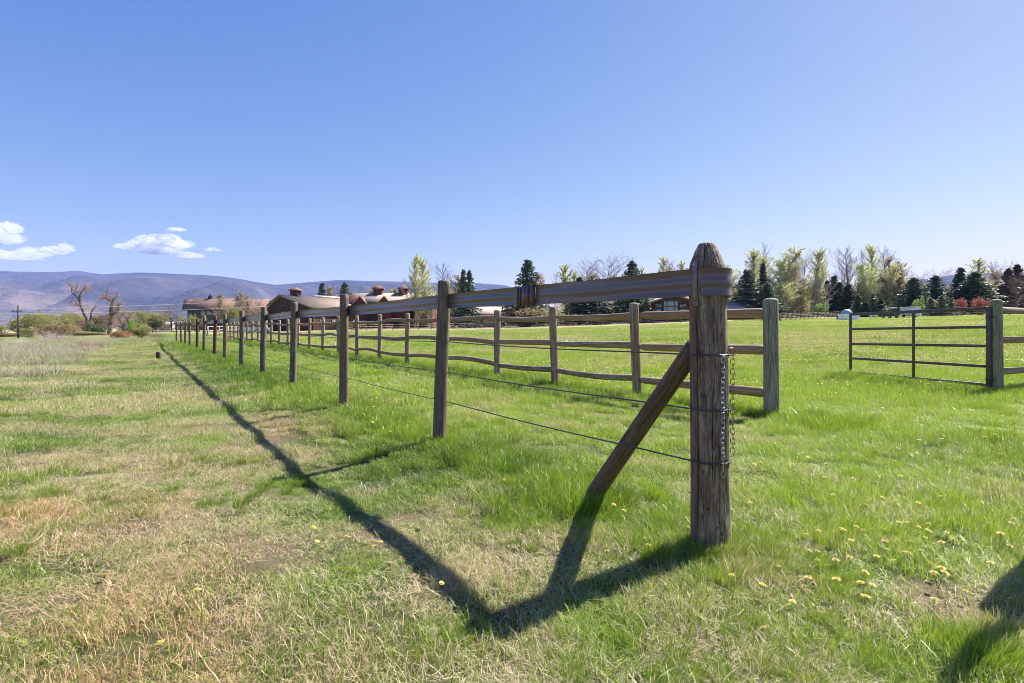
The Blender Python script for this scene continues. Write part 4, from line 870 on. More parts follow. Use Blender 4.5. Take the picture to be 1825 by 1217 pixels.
TREES = [
 # kind, variant, u, top row, distance, width px, name, label
 # right-hand group behind the corner post
 ('L',2,1302,483,150,26,'aspen_tree','low pale green aspen just right of the corner post top'),
 ('L',0,1329,440,158,44,'aspen_tree','tall leafing aspen behind the dark spruce right of the corner post'),
 ('N',2,1356,430,168,26,'bare_tree','tallest bare grey tree poking above the aspens right of the corner post'),
 ('N',0,1344,446,166,26,'bare_tree','bare thin tree between the first two leafing aspens'),
 ('C',0,1332,479,135,44,'spruce_tree','dark spruce directly behind the log rail end right of the corner post'),
 ('B',0,1360,468,150,26,'spruce_tree','brownish spruce top between two bright aspens'),
 ('C',2,1367,502,132,36,'spruce_tree','shorter dark spruce beside the round-topped log fence post'),
 ('L',1,1386,438,150,48,'aspen_tree','broad bright yellow-green aspen above the round-topped log fence post'),
 ('L',1,1405,500,140,40,'aspen_tree','lower pale green aspen in front of the bare brown trees'),
 ('N',1,1414,444,160,28,'bare_tree','bare brown tree between two bright aspens, the left one'),
 ('N',1,1431,441,160,26,'bare_tree','bare brown tree between two bright aspens, the right one'),
 ('L',0,1446,441,148,34,'aspen_tree','narrow bright yellow-green aspen above the small bright bush'),
 ('L',2,1428,515,140,26,'aspen_tree','small leafing aspen with a white trunk by the receding rail fence'),
 ('C',3,1392,540,138,20,'spruce_tree','small dark spruce beside the round-topped log fence post'),
 ('S',4,1459,534,142,26,'green_bush','vivid green bush at the end of the aspen row'),
 ('W',0,1471,498,140,26,'dead_tree','bleached white leafless tree in front of the dark pines'),
 ('N',2,1479,454,170,20,'bare_tree','thin bare tree rising behind the bleached white tree'),
 ('B',1,1474,499,150,26,'pine_tree','purplish brown pine behind the bleached white tree'),
 ('C',0,1487,490,152,28,'pine_tree','dark pine left of the white domed tank'),
 ('C',2,1496,502,148,34,'pine_tree','wide dark pine right above the white domed tank'),
 ('N',3,1500,446,170,34,'bare_tree','bare spreading tree behind the dark pines, left of the tallest bare one'),
 ('N',0,1514,432,165,34,'bare_tree','tallest bare dark tree above the domed tank'),
 ('N',2,1531,444,168,18,'bare_tree','slim bare tree just right of the tallest bare one'),
 ('N',2,1539,441,168,20,'bare_tree','slim bare tree just left of the tall bright aspen'),
 ('B',0,1512,505,146,32,'pine_tree','olive brown pine behind the left end of the metal gate'),
 ('B',0,1536,500,150,34,'pine_tree','olive brown pine between the domed tank and the tall bright aspen'),
 ('L',0,1562,431,150,32,'aspen_tree','tall narrow bright green aspen above the metal gate'),
 ('L',1,1550,466,146,36,'aspen_tree','shorter yellow-green aspen at the foot of the tall narrow one'),
 ('C',3,1529,524,130,16,'fir_tree','small dark green fir right of the domed tank'),
 ('C',3,1541,538,128,18,'fir_tree','small bluish fir second right of the domed tank'),
 ('B',2,1556,522,128,20,'fir_tree','light yellow-green young conifer behind the gate'),
 ('C',3,1569,532,128,18,'fir_tree','small dark fir left of the black cart'),
 ('N',0,1582,437,158,30,'bare_tree','bare pale tree above the black cart'),
 ('L',3,1597,454,152,34,'leafing_tree','tan budding tree above the black cart'),
 ('L',3,1580,490,148,34,'leafing_tree','low tan budding tree behind the black cart'),
 ('L',2,1612,464,150,30,'aspen_tree','thin light green aspen left of the dark spruce by the trailer'),
 ('L',0,1619,496,146,24,'aspen_tree','low light green aspen touching the dark spruce by the trailer'),
 ('C',0,1628,494,132,42,'spruce_tree','very dark spruce behind the grey trailer'),
 ('S',4,1632,526,124,20,'green_bush','lime green shrub in front of the very dark spruce'),
 ('N',1,1641,480,165,30,'bare_tree','bare reddish tree right of the very dark spruce'),
 ('N',3,1676,472,168,42,'bare_tree','bare rounded tree behind the middle spruce over the gate'),
 ('C',2,1667,490,140,40,'spruce_tree','spruce over the middle of the gate'),
 ('B',2,1659,530,118,18,'fir_tree','leftmost of three young firs in a row behind the gate'),
 ('B',2,1678,526,118,20,'fir_tree','middle one of three young firs in a row behind the gate'),
 ('B',2,1696,531,118,17,'fir_tree','rightmost of three young firs in a row behind the gate'),
 ('C',1,1712,476,142,30,'spruce_tree','narrow pointed spruce left of the broad one above the red shrubs'),
 ('C',2,1737,484,138,58,'spruce_tree','broad spreading spruce above the red shrubs'),
 ('L',2,1733,459,158,36,'aspen_tree','thin leafing aspen behind the broad spreading spruce'),
 ('N',2,1756,458,165,22,'bare_tree','bare tree right of the broad spreading spruce'),
 ('N',0,1771,459,168,26,'bare_tree','bare tree straight above the greenish gate post'),
 ('L',3,1776,478,155,30,'leafing_tree','yellowish budding tree above the greenish gate post'),
 ('B',1,1797,477,145,34,'spruce_tree','purplish brown conifer right of the greenish gate post'),
 ('B',1,1813,470,148,34,'spruce_tree','taller purplish brown conifer at the right edge'),
 ('N',1,1812,486,138,34,'bare_tree','mauve bare tree in front of the purplish conifers'),
 ('N',3,1806,456,170,34,'bare_tree','bare crown rising behind the purplish conifers'),
 ('S',3,1711,529,122,34,'red_shrub','red leaved shrub left of the broad one above the gate top'),
 ('S',3,1743,527,121,40,'red_shrub','broad red leaved shrub beside the greenish gate post'),
 ('S',3,1671,535,124,20,'red_shrub','small red shrub between the young firs'),
 ('L',1,1312,470,154,34,'aspen_tree','second leafing aspen right of the corner post, lower than the tall one behind it'),
 ('L',0,1372,456,152,34,'aspen_tree','yellow-green aspen rising behind the brownish spruce top'),
 ('L',1,1398,462,156,36,'aspen_tree','yellow-green aspen filling the gap left of the bare brown pair'),
 ('L',3,1424,468,150,30,'leafing_tree','tan budding tree in front of the bare brown pair'),
 ('L',1,1455,468,150,26,'aspen_tree','lower bright aspen straight above the vivid green bush'),
 ('L',1,1574,470,148,32,'aspen_tree','bright low aspen at the right foot of the tall narrow one'),
 ('L',3,1604,480,149,30,'leafing_tree','tan low tree right of the black cart'),
 ('L',3,1648,503,150,28,'leafing_tree','low tan tree between the very dark spruce and the middle spruce'),
 ('L',3,1692,506,152,24,'leafing_tree','low tan tree left of the narrow pointed spruce'),
 ('L',1,1766,490,150,28,'aspen_tree','pale aspen right beside the broad spreading spruce'),
 ('L',3,1785,492,152,26,'leafing_tree','tan low tree just right of the greenish gate post'),
 ('L',2,1022,484,156,34,'aspen_tree','low grey-green tree behind the band left of the pinkish trees'),
 ('L',3,1100,488,152,34,'leafing_tree','tan low tree right of the wide bare tree'),
 ('L',3,1192,476,156,30,'leafing_tree','tan budding tree third left of the corner post'),
 # middle, behind the brown band
 ('L',0,745,453,150,32,'aspen_tree','leafing aspen right of the twin-cupola barn, the left one'),
 ('L',0,765,456,152,34,'aspen_tree','leafing aspen beside the first line post, the right one of the pair'),
 ('N',0,795,462,165,30,'bare_tree','bare tree behind the nearest line post'),
 ('L',3,806,488,158,34,'leafing_tree','beige budding tree left of the twin spruces'),
 ('C',1,826,479,140,22,'spruce_tree','left one of the twin slim spruces'),
 ('C',1,836,480,141,22,'spruce_tree','right one of the twin slim spruces'),
 ('C',0,940,461,138,46,'spruce_tree','big full spruce behind the band splice'),
 ('L',3,968,484,160,34,'leafing_tree','pale budding tree right of the big full spruce'),
 ('N',2,988,480,165,22,'bare_tree','thin bare tree right of the pale budding one'),
 ('L',2,1010,470,155,44,'aspen_tree','grey-green leafing tree left of the wide bare tree'),
 ('N',1,1046,462,162,38,'bare_tree','pinkish bare tree left of the wide bare tree'),
 ('N',3,1078,441,150,72,'bare_tree','wide bare tree with spreading limbs over the middle of the band'),
 ('L',3,1060,486,150,40,'leafing_tree','pinkish budding tree in front of the wide bare one'),
 ('C',0,1033,492,140,34,'spruce_tree','dark spruce tip under the pinkish bare trees'),
 ('C',2,1060,520,138,50,'spruce_tree','low dark spruce seen beneath the band'),
 ('C',0,1126,463,138,44,'spruce_tree','spruce above the band left of the corner post'),
 ('L',2,1148,474,160,20,'aspen_tree','thin grey-green tree beside the spruce left of the corner post'),
 ('L',2,1175,455,158,30,'aspen_tree','leafing grey-green tree second left of the corner post'),
 ('N',0,1204,456,160,32,'bare_tree','bare bluish tree left of the corner post'),
 ('L',2,1222,463,158,26,'aspen_tree','faint leafing tree touching the corner post'),
 ('B',2,1152,532,128,22,'fir_tree','light green conifer at the left end of the timber house'),
 ('S',2,930,545,134,60,'brush_bush','brown brush below the band splice'),
 ('N',2,1067,512,132,14,'bare_tree','white stemmed young tree under the band'),
 # behind the barns
 ('C',0,574,503,215,26,'spruce_tree','spruce behind the barn roof, the left one'),
 ('C',0,614,502,215,28,'spruce_tree','spruce behind the barn roof, the right one, over a line post'),
 ('L',3,592,507,225,30,'leafing_tree','pale budding tree between the two spruces behind the barn'),
 ('L',3,655,513,230,30,'leafing_tree','faint pale tree behind the twin-cupola barn, left'),
 ('L',3,698,512,230,34,'leafing_tree','faint pale tree between the two cupolas'),
 # around the lodge
 ('L',3,396,521,165,18,'leafing_tree','thin yellowish tree in front of the lodge roof'),
 ('L',3,422,517,165,22,'leafing_tree','taller yellowish tree at the right end of the lodge roof'),
 ('L',3,447,524,170,20,'leafing_tree','pale thin tree in front of the lodge side wing'),
 ('N',1,462,530,170,18,'bare_tree','thin pinkish tree between the lodge and the barn'),
 ('S',1,412,543,150,26,'willow_bush','green bush in front of the lodge'),
 ('S',0,335,559,140,28,'willow_bush','green bush below the left gable of the lodge'),
 ('S',0,352,560,138,24,'willow_bush','green bush under the lodge wall, the right one of two'),
 ('N',1,306,543,190,32,'bare_tree','pinkish bare tree left of the lodge'),
 ('N',1,292,552,200,24,'bare_tree','smaller pinkish bare tree left of the lodge'),
 ('S',6,430,572,118,24,'dark_bush','dark green bush behind the small pen fence'),
 # flats on the left
 ('S',1,52,556,120,64,'willow_bush','large rounded green willow behind the utility pole'),
 ('S',0,78,552,130,36,'willow_bush','taller crown of willow right of the utility pole'),
 ('S',1,126,554,125,56,'willow_bush','rounded green willow left of the first dead tree'),
 ('S',0,100,563,105,50,'willow_bush','yellow green willow behind the bleached dead bush'),
 ('S',0,6,577,150,34,'willow_bush','low green bush at the left edge beyond the road'),
 ('S',2,88,574,66,44,'brush_bush','orange olive bush right behind the bleached dead bush'),
 ('S',0,57,582,72,46,'willow_bush','olive green willow at the foot of the utility pole'),
 ('S',2,20,592,70,50,'brush_bush','low olive bush at the left edge'),
 ('S',2,125,590,85,70,'brush_bush','yellowish low bush below the first dead tree'),
 ('S',6,172,575,100,26,'dark_bush','dark green bush between the two dead trees'),
 ('S',0,177,556,150,48,'willow_bush','loose olive willow between the two dead trees'),
 ('S',2,188,594,90,60,'brush_bush','yellowish low bush below the second dead tree'),
 ('S',5,216,587,60,38,'rust_shrub','rust coloured shrub right of the second dead tree'),
 ('S',6,229,576,95,26,'dark_bush','dark green bush behind the rust coloured shrub'),
 ('S',4,248,568,85,36,'green_bush','bright green bush behind the rust coloured shrub'),
 ('S',0,250,578,62,40,'willow_bush','olive green bush right of the rust coloured shrub'),
 ('S',1,242,549,190,40,'willow_bush','yellow green willow rising behind the bright green bush'),
 ('S',1,274,555,200,60,'willow_bush','broad green willow clump left of the pinkish bare trees'),
 ('S',6,278,560,190,18,'dark_bush','dark round bush inside the broad willow clump'),
 ('L',3,222,549,150,34,'leafing_tree','tan budding tree behind the small dead tree'),
 ('K',2,276,580,60,40,'dead_bush','pinkish twiggy bush left of the last fence posts'),
 ('K',0,92,583,44,48,'dead_bush','bleached white dead bush in the weeds'),
 ('K',1,100,585,47,60,'dead_bush','pinkish dead brush behind the bleached white bush'),
 ('K',0,20,603,40,40,'dead_bush','small bleached branches at the left edge of the field'),
 ('K',0,40,600,37,36,'dead_bush','bleached branches at the foot of the utility pole'),
 ('K',1,150,604,30,56,'dead_bush','tangle of bleached branches in the weeds below the first dead tree'),
 ('K',1,178,607,31,44,'dead_bush','low bleached tangle in the weeds below the second dead tree'),
]
for (k, vi, u, vt, Y, wp_, nm, lab) in TREES:
    pr, hh, ww = LIB[k]; cat = {'C': 'conifer', 'B': 'conifer', 'N': 'tree', 'L': 'tree', 'S': 'shrub', 'K': 'dead bush', 'W': 'dead tree'}[k]
    place(k, pr[vi], u, vt, Y, wp_, hh[vi], ww[vi], nm, lab, cat)

# brown-green wood far behind, one mass
def treeline():
    q = np.random.RandomState(91); C = []; S = []
    for k in range(1150):
        u = q.uniform(560, 1290) if k < 400 else q.uniform(1290, 1980); Y = q.uniform(185, 260); X = XU(u, Y); z = g1(X, Y); h = (5.5+4*q.rand())*(1+.2*math.sin(u*.05))*(1.5 if 1300 < u < 1640 else (.8 if u < 800 else 1)); w = 1.5+1.7*q.rand()
        m = 110; d = q.normal(size=(m, 3)); d /= np.linalg.norm(d, axis=1)[:, None]; C.append(np.stack([X+d[:, 0]*w, Y+d[:, 1]*w, z+h*.5+d[:, 2]*h*.5], -1)); S.append((np.array([X, Y, z-.3]), np.array([X+q.normal(0, .4), Y, z+h*.9]), .12, .03))
    V, Q, rn = cards(np.concatenate(C), .32, q, 0, 1.3); V2, Q2 = tubes([a[0] for a in S], [a[1] for a in S], [a[2] for a in S], [a[3] for a in S], 4)
    o = mk("distant_woods", np.concatenate([V, V2]), np.concatenate([Q, Q2+len(V)]), None, m_leaf("distant_wood_leaves", (.12, .10, .055), (.46, .44, .20), None, .4), None, False, dict(rnd=np.concatenate([rn, np.full(len(V2), .5)])))
    tag(o, "olive brown wood far behind the paddock buildings", "woods", kind="stuff")
treeline()

# two gnarled dead cottonwoods and a small one, drawn limb by limb
def limb_tree(name, label, Y, limbs, tw, seed, nt=90, base_v=592):
    limbs = [l[:-2]+(l[-2]*.72, l[-1]*.72) for l in limbs]; q = np.random.RandomState(seed); b = P(limbs[0][0][0], limbs[0][0][1], Y); root = tag(empty(name, (b.x, Y, g1(b.x, Y))), label, "dead tree"); org = Vector(root.location); S = []; Tw = []
    for li, (path, r0, r1) in enumerate([(l[:-2], l[-2], l[-1]) for l in limbs]):
        pts = [P(p_[0], p_[1], Y)+Vector((0, q.normal(0, .25) if i else 0, 0))-org for i, p_ in enumerate(path)]
        if li == 0: pts[0].z = -.2
        fine = []
        for a, c in zip(pts[:-1], pts[1:]):
            for k in range(4): fine.append(a.lerp(c, k/4)+Vector((q.normal(0, .05), q.normal(0, .05), q.normal(0, .04))) if k else a)
        fine.append(pts[-1]); m = len(fine)
        for i in range(m-1):
            ra = r0+(r1-r0)*i/(m-1); rb = r0+(r1-r0)*(i+1)/(m-1); S.append((np.array(fine[i]), np.array(fine[i+1]), ra, rb))
        for _ in range(nt//len(limbs)):
            i = q.randint(0, m-1); a = np.array(fine[i]); d = q.normal(size=3); d[2] = abs(d[2])*.7+.1; d /= np.linalg.norm(d); l = (.4+1.0*q.rand()); e = a+d*l; Tw.append((a, e, .035, .015))
            for _ in range(3): d2 = d+q.normal(0, .5, 3); d2 /= np.linalg.norm(d2); s_ = a+(e-a)*q.rand(); Tw.append((s_, s_+d2*l*.5, .018, .008))
    for (u0, v0, su, sv, n_) in tw:
        for _ in range(n_):
            a = np.array(P(u0+q.normal(0, su), v0+abs(q.normal(0, sv)), Y)-org); a[1] += q.normal(0, 1.0); d = q.normal(size=3); d[2] = abs(d[2])*.6; d /= np.linalg.norm(d); Tw.append((a, a+d*(.5+.9*q.rand()), .03, .01))
    V, Q = tubes([s[0] for s in S], [s[1] for s in S], [s[2] for s in S], [s[3] for s in S], 8); mk("trunk", V, Q, None, M_deadbark, root, True)
    V, Q = tubes([s[0] for s in Tw], [s[1] for s in Tw], [s[2] for s in Tw], [s[3] for s in Tw], 3); mk("crown", V, Q, None, M_pinktwig, root); return root
limb_tree("dead_tree", "gnarled dead cottonwood with two forked antler-like limbs, the left one", 105,
    [((157, 592), (152, 570), (146, 552), (142, 537), .42, .26), ((142, 537), (137, 529), (133, 521), (128, 512), (122, 505), (121, 499), .24, .05), ((133, 521), (136, 513), (139, 505), .14, .05), ((142, 537), (147, 526), (151, 517), (156, 511), .22, .06),
     ((157, 586), (160, 566), (163, 558), (168, 550), (172, 544), .26, .08), ((144, 545), (133, 541), (121, 538), .07, .03), ((151, 517), (152, 510), (153, 505), .08, .03), ((162, 590), (175, 572), (178, 563), .2, .08)],
    [(150, 574, 9, 9, 330), (128, 508, 6, 5, 30), (150, 515, 6, 6, 60), (143, 545, 8, 8, 60)], 3, 160)
limb_tree("dead_tree", "dark dead cottonwood with a thick shaggy trunk, the right one", 105,
    [((195, 597), (196, 580), (198, 564), (199, 552), (200, 540), .55, .40), ((200, 540), (195, 535), (190, 531), .26, .16), ((190, 531), (192, 522), (193, 513), .10, .04), ((200, 540), (205, 532), (209, 527), (212, 521), .18, .05),
     ((199, 564), (205, 557), (209, 551), (210, 544), (212, 537), .24, .07), ((190, 531), (187, 534), (184, 533), .08, .04), ((209, 551), (214, 545), (219, 541), .1, .04)],
    [(193, 562, 7, 14, 420), (196, 530, 7, 5, 60), (208, 545, 7, 8, 80)], 4, 150)
limb_tree("dead_tree", "small dead tree with a curled fork right of the dark dead cottonwood", 112,
    [((229, 588), (228, 575), (227, 568), .2, .14), ((227, 568), (222, 562), (220, 555), .12, .05), ((227, 568), (231, 562), (230, 556), .12, .05)], [(226, 560, 6, 6, 70)], 5, 50)

# ------------------------------------------------------------------ utility poles and overhead lines
M_pole = m_simple("dark_pole_wood", (.10, .085, .085), .85, .15)
def pole(u, v, Y, label):
    X = XU(u, Y); z = g1(X, Y); h = EYE+(HZ-v)/F*Y-z; r = tag(empty("utility_pole", (X, Y, z)), label, "utility pole")
    mb = MB(); mb.tube([(0, 0, -.3), (0, 0, h)], [.11, .08], 10); mb.build("shaft", M_pole, r, True)
    mb = MB(); mb.box((0, -.13, h-.72), (1.15, .07, .08)); mb.build("crossarm", M_pole, r)
    for x in (-.5, .5, .22):
        mb = MB(); mb.tube([(x, -.13, h-.66), (x, -.13, h-.48)], [.045, .03], 6); mb.build("insulator", M_pole, r)
    return Vector((X, Y, z+h-.5))
q1 = pole(32.5, 544, 62, "dark wooden utility pole with one crossarm at the left")
def wires(a, b, n, name, label, sag=1.2, dz=.35, r=.022):
    root = tag(empty(name, a), label, "power line")
    for k in range(n):
        mb = MB(); mb.tube([(a.lerp(b, t)-a)+Vector((0, 0, -k*dz-sag*4*t*(1-t))) for t in np.linspace(0, 1, 14)], r, 4); mb.build("wire", m_wirepale, root)
m_wirepale = m_simple("pale_wire", (.55, .53, .55), .5)
wires(P(-150, 553, 78), P(480, 533.5, 90), 1, "overhead_line", "upper overhead wire crossing in front of the lodge roof", .35)
wires(P(-150, 560, 78), P(480, 545.5, 90), 1, "overhead_line", "lower overhead wire crossing in front of the lodge wall", .35)

# ------------------------------------------------------------------ buildings
def m_boards(name, a, b, step=.3):
    n = NT(name); co = n.coords('Object'); w = n.n("ShaderNodeTexWave", wave_type='BANDS', bands_direction='Z'); n.L(co, w.inputs['Vector']); w.inputs['Scale'].default_value = 1/step; w.inputs['Distortion'].default_value = .6; w.inputs['Detail'].default_value = 2
    f = n.noise(co, 1.2, 4); c = n.mix(n.ramp(f, .3, .7), a, b); c = n.mix(n.math('MULTIPLY', n.ramp(w.outputs[1], .25, .0), .6, True), c, tuple(x*.4 for x in a)); return n.done(n.bsdf(c, .8, .2))
def m_roof(name, a, b, k=1.0):
    n = NT(name); co = n.coords('Object', (1, 1, 1)); f = n.noise(co, .8, 5, .7); br = n.n("ShaderNodeTexBrick"); n.L(co, br.inputs['Vector']); br.inputs['Scale'].default_value = 2.2*k; br.inputs['Color1'].default_value = (*a, 1); br.inputs['Color2'].default_value = (*b, 1); br.inputs['Mortar'].default_value = tuple(x*.45 for x in a)+(1,); br.inputs['Mortar Size'].default_value = .03
    g = n.noise(co, 3.5, 5, .8)
    return n.done(n.bsdf(n.mix(n.math('MULTIPLY', n.ramp(g, .45, .7), .7), n.mix(n.ramp(f, .35, .65), br.outputs[0], a), tuple(x*.5 for x in a)), .85, .15, 0, n.bump(g, .8, .15)))
M_darkwood = m_boards("dark_brown_boards", (.055, .035, .03), (.09, .055, .045)); M_redwood = m_boards("red_brown_boards", (.12, .035, .025), (.17, .06, .04))
M_slate = m_boards("grey_green_boards", (.085, .09, .075), (.12, .12, .10)); M_cream = m_simple("cream_stucco", (.52, .46, .34), .9)
M_rbrown = m_roof("brown_shake_roof", (.22, .13, .10), (.30, .19, .15)); M_rtan = m_roof("weathered_shake_roof", (.31, .235, .185), (.45, .345, .28)); M_rlight = m_roof("pale_shake_roof", (.42, .335, .275), (.55, .45, .375))
M_glass = m_simple("dull_window_glass", (.28, .34, .36), .15, .6, 0, .15); M_trim = m_simple("brown_trim", (.14, .085, .065), .7); M_white = m_simple("white_paint", (.80, .79, .76), .6, .3, 0, .08); M_metal = m_simple("bright_metal_roof", (.78, .78, .80), .35, .5, .3, .1)
M_stone = m_simple("brown_stone_wall", (.22, .16, .12), .9, .1, 0, .5, 2)
M_dkfascia = m_simple('dark_fascia_board', (.07, .05, .045), .7); M_ltfascia = m_simple('grey_brown_fascia', (.24, .19, .16), .7)
class Bld:
    """gabled building: local x along the ridge, y across, origin at a ground corner"""
    def __init__(s, name, label, loc, rz): s.r = tag(empty(name, loc, rz), label, "building")
    def hall(s, L, W, hw, hr, wall, roof, ov=.9, x0=0, y0=0, ridge=.5, th=.22, base=-1.5, nm="wall"):
        y1 = W*ridge; mb = MB()
        pts = [(0, 0), (W, 0), (W, hw), (y1, hr), (0, hw)]
        mb.add([(x0+x, y0+p_[0], p_[1] if p_[1] else base) for x in (0, L) for p_ in pts], [(i, (i+1) % 5, 5+(i+1) % 5, 5+i)[::-1] for i in (0, 1, 4)], [(0, 4, 1), (1, 4, 2), (2, 4, 3), (5, 6, 9), (6, 7, 9), (7, 8, 9)])
        w = mb.build(nm, wall, s.r)
        rf = None; mb = MB()
        for (ya, yb, sg) in ((0, y1, -1), (W, y1, 1)):
            sl = (hr-hw)/abs(y1-ya); ye = ya+sg*ov; ze = hw-sl*ov; A = [(x0-ov, y0+ye, ze), (x0+L+ov, y0+ye, ze), (x0+L+ov, y0+yb, hr), (x0-ov, y0+yb, hr)]
            V = [(a, b, c+.02) for a, b, c in A]+[(a, b, c+.02+th) for a, b, c in A]
            Q = [(0, 3, 2, 1), (4, 5, 6, 7), (0, 1, 5, 4), (1, 2, 6, 5), (2, 3, 7, 6), (3, 0, 4, 7)]; mb.add(V, Q if sg < 0 else [q_[::-1] for q_ in Q])
        rf = mb.build("roof", roof, s.r); return w, rf
    def cupola(s, x, y, z, w=1.5, h=1.7, mat=None, roof=None):
        mb = MB(); mb.box((x, y, z+h/2-.4), (w, w, h+.8)); c = mb.build("cupola", mat or M_redwood, s.r)
        mb = MB(); e = w*.68; V = [(x-e, y-e, z+h), (x+e, y-e, z+h), (x+e, y+e, z+h), (x-e, y+e, z+h), (x, y, z+h+w*.48), (x-e, y-e, z+h-.12), (x+e, y-e, z+h-.12), (x+e, y+e, z+h-.12), (x-e, y+e, z+h-.12)]
        mb.add(V, [(5, 6, 1, 0), (6, 7, 2, 1), (7, 8, 3, 2), (8, 5, 0, 3), (8, 7, 6, 5)], [(0, 1, 4), (1, 2, 4), (2, 3, 4), (3, 0, 4)]); mb.tube([(x, y, z+h+w*.4), (x, y, z+h+w*.85)], .03, 4); mb.build("cupola_roof", roof or M_rbrown, c)
        for dx in (-.28, .28):
            mb = MB(); mb.box((x+dx*w, y-w/2-.02, z+h*.45), (w*.3, .05, h*.42)); mb.build("louvre", M_darkwood, c)
            mb = MB(); mb.box((x-w/2-.02, y+dx*w, z+h*.45), (.05, w*.3, h*.42)); mb.build("louvre", M_darkwood, c)
    def win(s, x, y, z, w, h, face='y', cols=2, rows=2, nm="window", glass=None, off=.06):
        f = MB(); g = MB(); bw = .09
        def bx(m, a, b, da, db, d, o): # a along wall, b up
            if face == 'y': m.box((x+a, y-o, z+b), (da, d, db))
            else: m.box((x-o, y+a, z+b), (d, da, db))
        for sx in (-1, 1): bx(f, sx*(w/2), 0, bw*1.4, h+bw*1.4, .10, off)
        for sz in (-1, 1): bx(f, 0, sz*(h/2), w-bw*1.4, bw*1.4, .10, off)
        for c in range(1, cols): bx(f, -w/2+w*c/cols, 0, bw, h-bw*1.4, .08, off)
        for r in range(1, rows): bx(f, 0, -h/2+h*r/rows, w-bw*1.4, bw*.95, .074, off)
        fr_ = f.build(nm, M_trim, s.r); bx(g, 0, 0, w, h, .03, off-.02); g.build("pane", glass or M_glass, fr_)
def fascia(b, L, W, hw, hr, ridge, ov, mat, x0=0, y0=0, ends=(0, 1)):
    y1 = W*ridge
    for e in ends:
        x = x0-ov-.06 if e == 0 else x0+L+ov+.06
        for ya, sg in ((0, -1), (W, 1)):
            sl = (hr-hw)/abs(y1-ya); p0 = Vector((x, y0+ya+sg*ov, hw-sl*ov+.05)); p1 = Vector((x, y0+y1, hr+.05)); mb = MB(); d = p1-p0; ang = math.atan2(d.z, d.y); mb.box((p0+p1)/2, (.08, d.length, .34), rot=Matrix.Rotation(ang, 3, 'X')); mb.build("fascia", mat, b.r)
    for ya, sg in ((0, -1), (W, 1)):
        sl = (hr-hw)/abs(y1-ya); mb = MB(); mb.box((x0+L/2, y0+ya+sg*(ov+.05), hw-sl*ov+.08), (L+2*ov, .09, .24)); mb.build("gutter", mat, b.r)
def base_at(u, Y): X = XU(u, Y); return Vector((X, Y, g1(X, Y)))

# lodge, far left
Yl = 185; b0 = base_at(334, Yl); lod = Bld("lodge", "long dark lodge with a brown shingled roof sweeping up to a pointed left gable", b0, R(-1))
zr = EYE+(HZ-533)/F*190-b0.z; ze = EYE+(HZ-549.5)/F*Yl-b0.z
lod.hall(19, 12, ze, zr, M_slate, M_rbrown, 1.2)
fascia(lod, 19, 12, ze, zr, .5, 1.2, M_dkfascia, ends=(1,))
# projecting prow of the left gable
mb = MB(); xl = (XU(325, 190)-b0.x); mb.add([(-1.2, -1.3, ze-.75), (-1.2, 6, zr), (xl, 6, zr+.25), (-1.2, 13.3, ze-.75), (-1.2, -1.3, ze-1.0), (-1.2, 6, zr-.3), (xl, 6, zr-.1), (-1.2, 13.3, ze-1.0)], [(0, 4, 6, 2), (2, 6, 7, 3)], [(0, 2, 1), (1, 2, 3), (4, 5, 6), (5, 7, 6)]); mb.build("gable_prow", M_rbrown, lod.r)
for x in (1.0, 2.6): lod.win(x, 0, ze-2.2, 1.2, 1.4)
for x in (5.2, 7.2, 9.2, 11.4, 13.6, 15.8): lod.win(x, 0, ze-1.5, 1.7, 1.7, cols=2, rows=1)
for yy in (3, 6, 9): lod.win(0, yy, ze-1.4, 1.6, 2.4, 'x')
mb = MB(); mb.box((4.2, 6.3, zr+.35), (1.1, 1.0, 1.5)); mb.box((4.2, 6.3, zr+1.15), (1.3, 1.2, .15)); mb.tube([(4.2, 6.3, zr+1.2), (4.2, 6.3, zr+1.7)], .2, 8); mb.build("chimney", m_simple("dark_chimney", (.035, .035, .05), .8), lod.r)
mb = MB(); mb.box((14.0, 5.6, zr+.2), (.5, .5, 1.1)); mb.box((14.0, 5.6, zr+.8), (.6, .6, .1)); mb.build("chimney", M_rbrown, lod.r)
b1 = XU(418, Yl-4)-b0.x
lod.hall(9.0, 10, ze-1.0, zr-.6, M_stone, M_rbrown, .8, b1, -4.5, .5, nm="side_wing")
for x in (1.5, 3.6, 5.7, 7.6): lod.win(b1+x, -4.5, ze-2.6, .9, 2.2, cols=1, rows=2)
# low dark building between lodge and barn
bb0 = base_at(462, 195); lowb = Bld("shed", "low dark slate-roofed shed between the lodge and the barn", bb0, R(2)); zt_ = EYE+(HZ-538)/F*195-bb0.z
lowb.hall(9.5, 7, zt_-1.6, zt_, M_darkwood, m_roof("slate_roof", (.10, .11, .16), (.14, .15, .20)), .6); lowb.win(2.5, 0, zt_-3, 1.1, 1.2); lowb.win(6.5, 0, zt_-3, 1.1, 1.2)

# horse barn with one cupola; gable end faces front-left
a_ = R(65); Yb = 138; cR = base_at(558, Yb); Wb = 15.5
